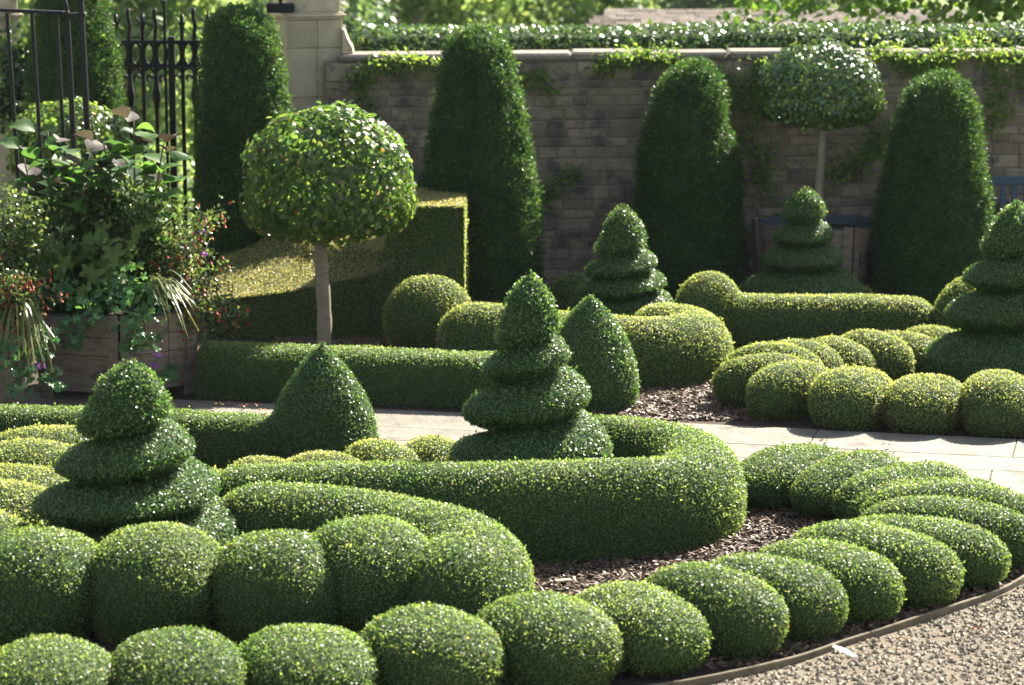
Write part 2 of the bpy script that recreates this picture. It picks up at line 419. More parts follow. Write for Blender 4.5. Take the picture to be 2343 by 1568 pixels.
def tube_surf(pts, w, h, p=3.0, seed=0, amp=.012, ends=(True, True), step=.05, nv=30, taper=.93, endh=.6, endlen=None):
    C = catmull(pts, step)
    T = np.gradient(C, axis=0); T /= np.linalg.norm(T, axis=1)[:, None]
    Nr = np.stack([T[:, 1], -T[:, 0]], 1)
    s = np.concatenate([[0], np.cumsum(np.linalg.norm(np.diff(C, axis=0), axis=1))])
    el = endlen or w
    sc = np.ones(len(C))
    for e, d in zip(ends, (s, s[-1] - s)):
        if e: sc = np.minimum(sc, np.sqrt(np.clip(1 - (1 - np.clip(d / el, 0.0004, 1)) ** 2, 0, 1)))
    th = np.linspace(0, PI, nv)
    cx = np.sign(np.cos(th)) * np.abs(np.cos(th)) ** (2 / p); cz = np.abs(np.sin(th)) ** (2 / p)
    cx = cx * (taper + (1 - taper) * np.minimum(1, cz * 2.0))
    hh = h if not callable(h) else np.array([h(q) for q in s / s[-1]])
    X = C[:, None, :] + (w * sc)[:, None, None] * cx[None, :, None] * Nr[:, None, :]
    Z = (np.broadcast_to(hh, len(C)) * sc ** endh)[:, None] * cz[None]
    V = np.concatenate([X, Z[..., None]], -1).reshape(-1, 3)
    F = tri_of(grid_faces(len(C), nv))[:, ::1]
    Nn, _ = vnormals(V, F)
    if Nn[(len(C) // 2) * nv + nv // 2][2] < 0: F = F[:, ::-1]
    Nn, _ = vnormals(V, F)
    V = V + Nn * (wob(V, amp, 5, seed) * np.minimum(1, V[:, 2] / .08))[:, None]
    return V, F
def rev_surf(cx, cy, prof, nz=60, nv=56, seed=0, amp=.012, freq=7, lean=(0, 0)):
    prof = np.asarray(prof, float)
    t = np.linspace(0, 1, nz); tt = np.concatenate([[0], np.cumsum(np.linalg.norm(np.diff(prof, axis=0), axis=1))]); tt /= tt[-1]
    z = np.interp(t, tt, prof[:, 0]); r = np.interp(t, tt, prof[:, 1])
    k = np.array([.25, .5, .25])
    r2 = np.convolve(np.pad(r, 1, 'edge'), k, 'valid'); r2[0] = r[0]; r2[-1] = r[-1]
    th = np.linspace(0, 2 * PI, nv, endpoint=False)
    zz = np.repeat(z[:, None], nv, 1)
    V = np.stack([cx + lean[0] * zz + r2[:, None] * np.cos(th), cy + lean[1] * zz + r2[:, None] * np.sin(th), zz], -1).reshape(-1, 3)
    T = tri_of(grid_faces(nz, nv, True))
    Nn, _ = vnormals(V, T)
    return V + Nn * wob(V, amp, freq, seed)[:, None], T
def hedge(name, surf, kind, label, cat='hedge', group=None, extra=None):
    mb = MB(); foliage(mb, *surf, kind, extra=extra)
    V = surf[0]; c = (float(V[:, 0].mean()), float(V[:, 1].mean()), 0.0)
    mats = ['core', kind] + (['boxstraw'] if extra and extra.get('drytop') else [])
    return tag(mb.build(name, mats, loc=c), label, cat, group)

# ------------------------------------------------------------------ the ground
def wall_y(x): return 25.45 + .085 * (x + 1.6)
def build_ground():
    ys = np.concatenate([np.linspace(-40, 27, 20), np.linspace(27.5, 110, 56), np.linspace(120, 900, 24)])
    xs = np.concatenate([np.linspace(-700, -40, 14), np.linspace(-36, 36, 37), np.linspace(40, 700, 14)])
    X, Y = np.meshgrid(xs, ys)
    t = np.clip((Y - 30) / 22, 0, 1); t = t * t * (3 - 2 * t)
    u = np.clip((Y - 110) / 500, 0, 1)
    Z = -.04 - 4.2 * t + 48 * u * u * (3 - 2 * u) + t * (.35 * np.sin(X * .15 + Y * .11) + .2 * np.sin(X * .31 - Y * .2))
    mb = MB(); mb.add(np.stack([X, Y, Z], -1), grid_faces(len(ys), len(xs)))
    tag(mb.build('ground', 'meadow', smooth=True), kind='structure')
build_ground()
def sheet(name, poly, z, m):
    mb = MB(); mb.add(np.array([[x, y, z] for x, y in poly]), np.array([list(range(len(poly)))]))
    return tag(mb.build(name, m), kind='structure')
sheet('gravel', [(-9, 7), (9, 7), (9, 24), (-9, 24)], -.012, 'gravel')
# path frame: along-path direction and its normal
PD = np.array([math.cos(R(-13.5)), math.sin(R(-13.5))]); PN = np.array([-PD[1], PD[0]])
P0 = np.array([-.32, 19.42])
def pp(s, t): q = P0 + PD * s + PN * t; return float(q[0]), float(q[1])
sheet('back_bed', [pp(-4.6, 0), pp(7, 0), (8.5, wall_y(8.5)), (-7, wall_y(-7))], -.004, 'mulch')
FC = [(-3.3, 12.2), (-2.75, 12.30), (-2.18, 12.36), (-1.62, 12.44), (-1.05, 12.62), (-.48, 12.86), (.09, 13.10), (.60, 13.28), (.99, 13.54), (1.31, 13.86), (1.64, 14.17), (1.97, 14.50), (2.27, 14.84), (2.48, 15.20), (2.57, 15.58), (2.54, 15.92), (2.40, 16.24), (2.12, 16.52), (1.75, 16.80)]
FCa = np.array(FC)
FT = unit(np.gradient(FCa, axis=0)); FN = np.stack([FT[:, 1], -FT[:, 0]], 1)   # outward
edge = FCa + FN * np.interp(np.arange(len(FCa)), [0, 7, 9, 14], [.60, .60, .57, .55])[:, None]
edge_in = [tuple(e) for e in edge[:-1]]
sheet('front_bed', [(-7, 11.6)] + edge_in + [(2.35, 17.05), pp(1.5, -1.75), pp(-6.5, -1.75), (-7, 19)], -.004, 'mulch')
def build_path():
    mb = MB()
    rows = []
    t = 0.0
    q = [pp(-4.8, .02), pp(4.9, .02), pp(4.9, -2.02), pp(-4.8, -2.02)]
    mb.add(np.array([[x, y, .003] for x, y in q]), np.array([[3, 2, 1, 0]]), 1)
    for w in (.62, .44, .86):
        s = -4.7 - random.random() * .4
        while s < 4.84:
            L = random.uniform(.7, 1.5)
            s1 = s + L if s + L < 4.5 else 4.85
            zz = .014 + random.uniform(-.0012, .0012)
            def fn(V):
                u, v = V[:, 0].copy(), V[:, 1].copy()
                V[:, 0] = P0[0] + PD[0] * u + PN[0] * v; V[:, 1] = P0[1] + PD[1] * u + PN[1] * v
                return V
            sk = random.uniform(-.03, .03)
            cbox(mb, s + .004, s1 - .004, -t - w + .004, -t - .004, -.03, zz, .003, 0, fn)
            s = s1
        t += w
    return tag(mb.build('stone_path', ['flag', 'joint']), kind='structure')
build_path()
# timber edging along the curved bed
def build_edging():
    mb = MB()
    C = catmull(edge[2:16], .08)
    T = unit(np.gradient(C, axis=0)); Nn = np.stack([T[:, 1], -T[:, 0]], 1)
    k = len(C)
    zt = .026
    sec = [(-.010, -.03), (.010, -.03), (.010, zt - .004), (.007, zt), (-.007, zt), (-.010, zt - .004)]
    V = np.array([[(*(C[i] + Nn[i] * a), b + .004 * math.sin(i * .35)) for a, b in sec] for i in range(k)])
    F = grid_faces(k, 6, True)
    mb.add(V, F)
    o = mb.build('edging_board', 'timber')
    tag(o, 'low weathered timber edging board curving between the domes and the gravel', 'edging')
build_edging()
def build_gravel_stones():
    mb = MB(); n = 15000
    x = rng.uniform(.3, 4.2, n * 3); y = rng.uniform(11.6, 17.6, n * 3)
    d = np.min(np.linalg.norm(np.stack([x, y], 1)[:, None] - catmull(edge, .12)[None], axis=2), 1)
    e = catmull(edge, .12); en = unit(np.gradient(e, axis=0)); en = np.stack([en[:, 1], -en[:, 0]], 1)
    i = np.argmin(np.linalg.norm(np.stack([x, y], 1)[:, None] - e[None], axis=2), 1)
    side = ((np.stack([x, y], 1) - e[i]) * en[i]).sum(1)
    rel = np.stack([x, y], 1) - P0
    pt = rel @ PN; ps = rel @ PD
    onpath = (pt > -2.0) & (ps < 4.95)
    k = (side > .03) & ~onpath
    x, y = x[k][:n], y[k][:n]; n = len(x)
    O = np.array([[1, 0, 0], [-1, 0, 0], [0, 1, 0], [0, -1, 0], [0, 0, 1], [0, 0, -1]], float)
    F = np.array([[0, 2, 4], [2, 1, 4], [1, 3, 4], [3, 0, 4], [2, 0, 5], [1, 2, 5], [3, 1, 5], [0, 3, 5]])
    r = rng.uniform(.007, .021, n)
    S = rng.uniform(.6, 1.2, (n, 6, 1)) * r[:, None, None]
    a = rng.uniform(0, 6.28, n); c, s = np.cos(a), np.sin(a)
    V = O[None] * S
    V = V * np.array([1, 1, .65])
    tilt = rng.normal(0, .25, (n, 1))
    X = V[..., 0] * c[:, None] - V[..., 1] * s[:, None]; Y = V[..., 0] * s[:, None] + V[..., 1] * c[:, None]
    Z = V[..., 2] + X * tilt + (r * .3)[:, None] - .012
    V = np.stack([X + x[:, None], Y + y[:, None], Z], -1)
    mb.add(V.reshape(-1, 3), (F[None] + (np.arange(n) * 6)[:, None, None]).reshape(-1, 3))
    tag(mb.build('gravel_stones', 'pebble'), kind='stuff')
build_gravel_stones()
def build_chips():
    mb = MB()
    def chips(x, y, big=1.0):
        n = len(x)
        L = rng.uniform(.010, .034, n) * big; W = rng.uniform(.004, .011, n) * big; H = rng.uniform(.002, .006, n)
        d = unit(np.stack([rng.normal(size=n), rng.normal(size=n), rng.normal(0, .3, n)], 1))
        s = unit(np.cross(d, np.array([0, 0, 1.0])) + rng.normal(0, .22, (n, 3)))
        s = unit(s - (s * d).sum(1, keepdims=True) * d); u = np.cross(s, d)
        c = np.stack([x, y, rng.uniform(.000, .016, n)], 1)
        V = []
        for k in (-1, 1):
            for a, b in ((-1, -.8), (.9, -1), (1, .7), (-.8, 1)):
                V.append(c + d * (L * a)[:, None] + s * (W * b)[:, None] + u * (H * k)[:, None])
        V = np.stack(V, 1)
        mb.add(V.reshape(-1, 3), (BOXF[None] + (np.arange(n) * 8)[:, None, None]).reshape(-1, 4))
    x, y = rng.uniform(-.3, 3.1, 18000), rng.uniform(13.0, 17.0, 18000)
    e = catmull(edge, .12); en = unit(np.gradient(e, axis=0)); en = np.stack([en[:, 1], -en[:, 0]], 1)
    q = np.stack([x, y], 1); i = np.argmin(np.linalg.norm(q[:, None] - e[None], axis=2), 1)
    k = (((q - e[i]) * en[i]).sum(1) < -.05) & ((q - P0) @ PN < -2.05)
    chips(x[k], y[k], .8)
    x, y = rng.uniform(.4, 2.4, 9000), rng.uniform(19.2, 22.2, 9000)
    k = ((np.stack([x, y], 1) - P0) @ PN) > .03
    chips(x[k], y[k], .95)
    x, y = rng.uniform(-2.0, -.6, 3000), rng.uniform(21.4, 22.9, 3000); chips(x, y, 1.0)
    tag(mb.build('bark_chips', 'chip'), kind='stuff')
build_chips()

# ------------------------------------------------------------------ scalloped rows of clipped box domes
ORD = 'first second third fourth fifth sixth seventh eighth ninth tenth eleventh twelfth thirteenth fourteenth fifteenth sixteenth seventeenth eighteenth nineteenth'.split()
def row(centres, halfw, halfl, h, label, group, kind='box', shape=None, fac=.58):
    C = np.array(centres, float); T = unit(np.gradient(C, axis=0)); Nn = np.stack([T[:, 1], -T[:, 0]], 1)
    sp = np.linalg.norm(np.diff(C, axis=0), axis=1)
    for i in range(len(C)):
        s = np.mean([sp[j] for j in (i - 1, i) if 0 <= j < len(sp)])
        b = max(halfw[0], min(halfw[1], s * fac))
        ang = math.atan2(Nn[i][1], Nn[i][0]) + .06 * math.sin(i * 5.1)
        push, hl, hh = shape(i) if shape else (0.0, halfl, h)
        q = C[i] + Nn[i] * push
        V, F = dome_surf(q[0], q[1], hl, b, hh * (1 + .05 * math.sin(i * 2.3)), ang, amp=.013, seed=i * 7 + int(h * 100))
        hedge('box_dome', (V, F), kind, label(i), 'box dome', group)
row(FC[2:], (.17, .34), .47, .335,
    lambda i: ['low clipped box dome cut by the bottom edge at the lower left corner',
               'low box dome in the front scalloped row, second from the lower left corner',
               'low box dome in the front scalloped row, third from the lower left corner',
               'low box dome in the front scalloped row, fourth from the lower left corner',
               'low box dome directly in front of the round end of the swirl hedge',
               'low box dome in the front row, sixth from the lower left corner, beside the mulch',
               'low box dome in the front row, seventh from the lower left corner, below the mulch',
               'elongated box dome behind the white paper scrap on the gravel',
               'elongated box dome beside the gravel, next up from the paper scrap dome',
               'elongated box dome beside the gravel, two up from the paper scrap dome',
               'elongated box dome beside the gravel, three up from the paper scrap dome',
               'long box lobe running off the right edge, lowest of the stacked thin lobes',
               'long thin box lobe on the bend of the row, second of the stacked thin lobes',
               'long thin box lobe on the bend of the row, third of the stacked thin lobes',
               'box lobe near the flagstones, third from the end beside the hook hedge',
               'box lobe near the flagstone path, last but one before the hook hedge',
               'last box lobe of the front row, tucked against the outside of the hook hedge'][i],
    'low box domes in the front scalloped row', fac=.62, shape=lambda i: (.20, .42, .375) if i < 5 else ((.07, .46, .37) if i < 9 else ((.03, .53, .35) if i < 13 else (0, .54, .315))))
row([(-3.15, 13.72), (-2.47, 13.72), (-1.86, 13.74), (-1.22, 13.72), (-.76, 13.86)][1:], (.375, .40), .42, .535,
    lambda i: ['tall rounded box dome at the left edge, below the nearest spiral topiary',
               'tall rounded box dome directly in front of the nearest spiral topiary',
               'tall rounded box dome third from the left edge in the second row',
               'tall box dome joined to the round end of the swirl hedge'][i], 'tall box domes in the second row')
RC = [(3.95, 18.88), (3.46, 18.92), (2.95, 19.02), (2.45, 19.17), (2.05, 19.46), (1.90, 19.82), (1.98, 20.14), (2.22, 20.38), (2.50, 20.54), (2.80, 20.68), (3.08, 20.84), (3.34, 21.0)]
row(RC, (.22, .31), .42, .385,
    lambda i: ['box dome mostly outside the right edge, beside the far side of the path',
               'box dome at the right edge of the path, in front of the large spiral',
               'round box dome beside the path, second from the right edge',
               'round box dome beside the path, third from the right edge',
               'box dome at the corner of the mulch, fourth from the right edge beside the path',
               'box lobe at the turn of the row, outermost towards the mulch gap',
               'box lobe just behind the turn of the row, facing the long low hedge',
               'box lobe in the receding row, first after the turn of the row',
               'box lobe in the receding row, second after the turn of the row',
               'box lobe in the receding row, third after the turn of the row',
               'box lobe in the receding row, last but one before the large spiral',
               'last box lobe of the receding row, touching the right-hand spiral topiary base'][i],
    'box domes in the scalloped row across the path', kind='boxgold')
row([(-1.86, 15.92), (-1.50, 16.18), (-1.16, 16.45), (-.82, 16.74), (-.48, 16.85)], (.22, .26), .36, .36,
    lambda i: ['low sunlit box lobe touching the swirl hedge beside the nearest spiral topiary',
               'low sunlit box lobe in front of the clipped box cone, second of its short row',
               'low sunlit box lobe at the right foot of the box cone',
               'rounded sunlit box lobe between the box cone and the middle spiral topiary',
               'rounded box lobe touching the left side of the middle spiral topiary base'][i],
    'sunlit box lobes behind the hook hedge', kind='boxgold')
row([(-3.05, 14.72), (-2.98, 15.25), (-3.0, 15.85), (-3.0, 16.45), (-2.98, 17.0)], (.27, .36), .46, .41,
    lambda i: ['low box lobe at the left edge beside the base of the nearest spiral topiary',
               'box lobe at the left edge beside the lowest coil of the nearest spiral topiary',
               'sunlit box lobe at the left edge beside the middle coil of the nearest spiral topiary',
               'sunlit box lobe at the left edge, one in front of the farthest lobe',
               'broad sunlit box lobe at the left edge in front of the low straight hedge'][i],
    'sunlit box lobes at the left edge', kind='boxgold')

# ------------------------------------------------------------------ swirling tube hedges
hedge('swirl_hedge', tube_surf([(-1.75, 15.0), (-1.35, 14.98), (-.95, 14.86), (-.58, 14.62), (-.30, 14.28), (-.21, 13.98), (-.34, 13.72), (-.62, 13.62)], .345, lambda s: .50 - .03 * s, seed=3, p=2.5), 'box',
      'thick rounded box hedge whose end curls into the tall domes in front')
hedge('hook_hedge', tube_surf([(-1.85, 15.30), (-1.2, 15.30), (-.5, 15.30), (.1, 15.34), (.62, 15.45), (.98, 15.70), (1.14, 16.10), (1.06, 16.52), (.80, 16.85), (.46, 16.98), (.2, 16.98)], .29, lambda s: .51 + .03 * math.sin(s * 5), seed=5, p=2.5), 'box',
      'long rounded box hedge hooking round the foot of the middle spiral topiary')
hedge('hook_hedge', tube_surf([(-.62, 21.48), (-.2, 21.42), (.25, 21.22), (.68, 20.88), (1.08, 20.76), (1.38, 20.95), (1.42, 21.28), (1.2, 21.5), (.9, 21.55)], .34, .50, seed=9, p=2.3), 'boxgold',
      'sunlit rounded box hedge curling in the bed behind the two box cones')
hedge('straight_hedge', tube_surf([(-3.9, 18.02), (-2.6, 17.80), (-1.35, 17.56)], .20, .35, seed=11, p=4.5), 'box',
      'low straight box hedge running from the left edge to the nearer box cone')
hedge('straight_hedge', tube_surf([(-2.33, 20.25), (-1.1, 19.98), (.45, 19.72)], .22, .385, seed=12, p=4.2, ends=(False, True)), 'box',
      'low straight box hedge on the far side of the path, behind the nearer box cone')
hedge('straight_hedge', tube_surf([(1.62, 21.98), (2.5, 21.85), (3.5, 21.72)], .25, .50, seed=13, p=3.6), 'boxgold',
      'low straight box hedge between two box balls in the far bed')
# swooping tall hedge: height field over a rectangle
def swoop():
    x0, x1, y0, y1 = -2.62, -.40, 22.72, 24.15
    nu, nv = 110, 50
    U, W = np.meshgrid(np.linspace(0, 1, nu), np.linspace(0, 1, nv))
    X = x0 + (x1 - x0) * U; Y = y0 + (y1 - y0) * W
    px = X / Y * FPX * .985 + 1171
    # one concave sweep, running diagonally: the rise starts earlier towards the back
    fu = np.array([-3.2, -2.4, -1.9, -1.62, -1.35, -1.15, -1.02, -.95, -.90, -.86, -.82, 3]); fz = np.array([.30, .345, .41, .46, .515, .57, .635, .71, .82, .98, 1.13, 1.13])
    Z = np.interp(X + 1.25 * W, fu, fz)
    e = np.clip((X + 1.15) / .3, 0, 1); Z = np.minimum(Z, .72 + .41 * e * e * (3 - 2 * e))
    for _ in range(4):
        Z[:, 1:-1] = (Z[:, :-2] + 2 * Z[:, 1:-1] + Z[:, 2:]) / 4
    V = [np.stack([X, Y, Z], -1).reshape(-1, 3)]; F = [tri_of(grid_faces(nv, nu))]
    n = nu * nv
    def side(idx):
        nonlocal n
        top = V[0][idx]; k = len(idx); hs = np.linspace(0, 1, 10)[::-1]
        S = np.stack([np.stack([top[:, 0], top[:, 1], top[:, 2] * q], -1) for q in hs])
        f = tri_of(grid_faces(10, k)) + n
        V.append(S.reshape(-1, 3)); F.append(f); n += 10 * k
    ids = np.arange(nu * nv).reshape(nv, nu)
    side(ids[0, ::-1]); side(ids[:, 0]); side(ids[-1, :]); side(ids[::-1, -1])
    Vv = np.vstack(V); Ff = np.vstack(F)
    a, b, c = Vv[Ff[:, 0]], Vv[Ff[:, 1]], Vv[Ff[:, 2]]
    ctr = np.array([(x0 + x1) / 2, (y0 + y1) / 2, .2])
    fl = (np.cross(b - a, c - a) * ((a + b + c) / 3 - ctr)).sum(1) < 0
    Ff[fl] = Ff[fl][:, ::-1]
    Nn, _ = vnormals(Vv, Ff)
    Vv = Vv + Nn * wob(Vv, .012, 5, 21)[:, None]
    return Vv, Ff
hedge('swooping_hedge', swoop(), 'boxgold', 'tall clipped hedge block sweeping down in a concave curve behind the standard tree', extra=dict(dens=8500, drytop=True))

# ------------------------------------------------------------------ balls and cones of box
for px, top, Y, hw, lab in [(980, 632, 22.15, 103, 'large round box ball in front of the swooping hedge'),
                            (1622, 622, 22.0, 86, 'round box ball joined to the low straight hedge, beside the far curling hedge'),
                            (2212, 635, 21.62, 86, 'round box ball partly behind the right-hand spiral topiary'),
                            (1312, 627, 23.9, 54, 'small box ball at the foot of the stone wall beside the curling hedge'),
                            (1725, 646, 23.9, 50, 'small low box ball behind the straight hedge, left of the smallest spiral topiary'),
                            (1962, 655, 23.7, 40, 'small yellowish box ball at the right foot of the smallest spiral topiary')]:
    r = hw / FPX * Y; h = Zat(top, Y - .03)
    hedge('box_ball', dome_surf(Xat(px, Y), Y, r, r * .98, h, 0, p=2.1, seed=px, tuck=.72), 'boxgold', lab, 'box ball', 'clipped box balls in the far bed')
for px, tip, Y, hw, lab in [(739, 780, 17.6, 128, 'clipped box cone at the end of the low hedge in front of the path'),
                            (1350, 675, 19.78, 115, 'narrower clipped box cone behind the middle spiral topiary')]:
    r = hw / FPX * Y; h = Zat(tip, Y)
    prof = [(0, r * .92), (h * .10, r * .98), (h * .22, r), (h * .42, r * .92), (h * .62, r * .72), (h * .80, r * .44), (h * .93, r * .17), (h, .005)]
    hedge('box_cone', rev_surf(Xat(px, Y, h * .5), Y, prof, seed=px, amp=.010), 'spiral', lab, 'box cone', 'clipped box cones beside the path', extra=dict(dens=7500, L=.019, W=.0062, lift=(.0, 1.1)))

# ------------------------------------------------------------------ spiral topiaries
def spiral(px, Y, tip, grooves, widths, label, seed, base_y, tilt=.92, g=.74, turn=0.0):
    hw = [(y, w / FPX * Y) for y, w in widths]
    Ht = Zat(tip, Y)
    wz = sorted([(Zat(y, Y), w) for y, w in hw])
    env = [(0, wz[0][1] * .97)] + wz + [(Ht - (Ht - wz[-1][0]) * .50, wz[-1][1] * .72), (Ht - (Ht - wz[-1][0]) * .24, wz[-1][1] * .40), (Ht - (Ht - wz[-1][0]) * .08, wz[-1][1] * .13), (Ht, .006)]
    ez, er = np.array([e[0] for e in env]), np.array([e[1] for e in env])
    gz = sorted(Zat(y, Y - np.interp(Zat(y, Y), ez, er) * .6) for y in grooves)      # groove heights seen on the front
    n = len(gz)
    kz = np.concatenate([[gz[0] - (gz[1] - gz[0]) * 1.15], gz, [gz[-1] + (gz[-1] - gz[-2]) * 1.0, gz[-1] + 2.0 * (gz[-1] - gz[-2])]])
    kk = np.arange(len(kz))                                                        # 1..n are grooves
    nz, nv = 150, 80
    z = np.linspace(0, Ht, nz); th = PI / 2 + np.linspace(0, 2 * PI, nv)
    Zz = np.repeat(z[:, None], nv, 1); Th = np.repeat(th[None], nz, 0)
    zeta = np.interp(Zz, kz, kk)
    slope = 1 + 0 * Zz
    phase = zeta - tilt * (Th - 1.5 * PI) / (2 * PI) 
    fr = phase - np.floor(phase)
    def bump(f, m=.44):
        a = np.clip(f / m, 0, 1); lo = np.clip(1 - (1 - a) ** 2.2, 0, 1) ** .48
        c = np.clip((f - m) / (1 - m), 0, 1); hi = np.clip(1 - c ** 2.3, 0, 1) ** .50
        return np.where(f < m, lo, hi)
    b = bump(fr)
    b = np.where((phase < 1) & (fr < .44), 1, b)
    b = np.where((phase < 0), 1, b)
    tipz = phase > n + .45
    b = np.where(tipz, 1, b)
    Rr = np.interp(Zz, ez, er)
    # fade the tilt-cut at the back so the coil closes
    r = Rr * (1 - g * (1 - b))
    cx = Xat(px, Y, Ht * .5)
    V = np.stack([cx + r * np.cos(Th), Y + r * np.sin(Th), Zz], -1).reshape(-1, 3)
    T = tri_of(grid_faces(nz, nv))
    Nn, _ = vnormals(V, T)
    V = V + Nn * (wob(V, .010, 11, seed))[:, None]
    ph = phase.reshape(-1)
    root = empty('spiral_topiary', (cx, Y, 0), label, 'spiral topiary', 'spiral topiaries clipped from box')
    tp = ph[T].mean(1)
    for nm, k in (('base', tp < 1), ('coil', (tp >= 1) & (tp < n)), ('tip', tp >= n)):
        Ts = T[k]; mb = MB()
        used = np.unique(Ts); mp = np.full(len(V), -1); mp[used] = np.arange(len(used))
        ex = dict(L=.023, W=.0078, dens=5600, out=.016, lift=(.1, 1.3)) if nm == 'tip' else {}
        foliage(mb, V[used], mp[Ts], 'spiral', extra=ex)
        mb.build(nm, ['core', 'spiral'], parent=root)
spiral(299, 14.72, 822, [998, 1104, 1200], [(935, 103), (1035, 158), (1130, 220), (1230, 268)], 'nearest spiral topiary, leafy tufted tip, in front of the wooden planter', 1, 1260)
spiral(1213, 16.35, 620, [788, 868, 978], [(735, 66), (818, 98), (912, 148), (1020, 192)], 'tall dark spiral topiary in the middle, ringed by the hook hedge', 2, 1100)
spiral(1424, 22.3, 470, [582, 636, 682], [(545, 51), (597, 79), (648, 101), (715, 122)], 'spiral topiary in front of the stone wall between two yew columns', 3, 760)
spiral(1838, 23.6, 425, [510, 566, 622], [(478, 47), (535, 67), (594, 95), (655, 137)], 'smallest spiral topiary, in front of the planter with the standard tree by the wall', 4, 700, tilt=.3)
spiral(2318, 20.45, 457, [585, 663, 757], [(538, 65), (617, 108), (705, 150), (815, 202)], 'large spiral topiary cut by the right edge beside the bench', 5, 880, tilt=.6)

# ------------------------------------------------------------------ yew columns
def yew(prof_px, Y, label, seed):
    """prof_px: (y, left, right) outline measured on the photo"""
    pts = []
    for y, l, r in prof_px:
        pts.append((Zat(y, Y) - .015, max(.01, (r - l) / 2 / FPX * Y - .032), Xat((l + r) / 2, Y, 1.2)))
    pts.sort()
    z = np.array([p[0] for p in pts]); r = np.array([p[1] for p in pts]); cx = np.array([p[2] for p in pts])
    lean = np.polyfit(z, cx, 1)
    prof = [(0, r[0] * .97)] + [(a, b) for a, b in zip(z, r)]
    V, T = rev_surf(lean[1], Y, prof, nz=110, nv=90, seed=seed, amp=.028, freq=9, lean=(lean[0], 0))
    Nn, _ = vnormals(V, T)
    V = V + Nn * wob(V, .026, 24, seed + 50)[:, None]
    mb = MB()
    foliage(mb, V, T, 'yew', extra=dict(inset=.03, up=.35, spray=True))
    tag(mb.build('yew_column', ['core', 'yew'], loc=(lean[1], Y, 0)), label, 'yew column', 'clipped yew columns along the wall')
yew([(-120, 168, 172), (-112, 130, 210), (-95, 112, 228), (-60, 95, 242), (0, 84, 256), (60, 78, 266), (150, 72, 277), (260, 68, 288), (500, 62, 300)], 24.9, 'dark yew column behind the iron railing, left of the gate', 61)
yew([(14, 556, 564), (20, 522, 598), (34, 496, 624), (60, 478, 642), (100, 468, 656), (150, 462, 664), (230, 456, 672), (330, 449, 680), (450, 444, 688), (600, 440, 694)], 24.7, 'rounded yew column between the iron gate and the stone pillar', 62)
yew([(54, 1087, 1095), (62, 1055, 1128), (80, 1026, 1158), (110, 1006, 1178), (140, 1000, 1186), (200, 995, 1194), (300, 978, 1202), (400, 965, 1222), (500, 955, 1238), (600, 948, 1248), (690, 946, 1256)], 24.25, 'tallest yew column, beside the block end of the swooping hedge', 63)
yew([(137, 1573, 1581), (143, 1545, 1610), (158, 1518, 1634), (190, 1496, 1654), (250, 1480, 1670), (350, 1462, 1684), (450, 1446, 1698), (550, 1438, 1712), (640, 1434, 1722)], 24.95, 'yew column behind the far curling hedge and round box ball', 64)
yew([(162, 2138, 2146), (168, 2112, 2176), (185, 2084, 2204), (220, 2062, 2230), (270, 2046, 2248), (350, 2028, 2258), (450, 2010, 2267), (560, 1993, 2268), (670, 1980, 2264)], 24.6, 'yew column beside the blue bench', 65)

# ------------------------------------------------------------------ stone wall, pillars, hedge beyond
def build_wall():
    root = empty('stone_wall', (2.0, wall_y(2.0), 0), 'long dark garden wall of coursed stone blocks with pale coping', 'wall')
    x0, x1 = -1.75, 8.0
    th = math.atan(.085)
    def fn(V):
        V[:, 1] = V[:, 1] + wall_y(V[:, 0]); return V
    mb = MB(); box(mb, x0, x1, -.004, .42, -.2, 2.16, 0, fn)
    mb.build('mortar_core', 'mortar', root)
    mb = MB(); z = 0.0
    while z < 2.13:
        h = random.choice([.07, .085, .10, .11, .13]); h = min(h, 2.15 - z)
        if 2.15 - z - h < .07: h = 2.15 - z
        x = x0 - random.random() * .3
        while x < x1:
            L = random.uniform(.12, .38)
            a, b = max(x, x0), min(x + L, x1)
            if b - a > .05:
                o = random.uniform(-.005, .004)
                cbox(mb, a + random.uniform(.003, .009), b - random.uniform(.003, .009), -.016 + o, .06, z + random.uniform(.003, .010), z + h - random.uniform(.003, .010), .009, 0, fn)
            x += L
        z += h
    mb.build('block_facing', 'wallstone', root)
    mb = MB(); x = x0 + .12
    while x < x1:
        L = random.uniform(.7, 1.1)
        cbox(mb, x + .001, x + L - .001, -.045, .48, 2.152, 2.232 + random.uniform(-.008, .008), .022, 0, fn)
        x += L
    mb.build('coping', 'coping', root)
build_wall()
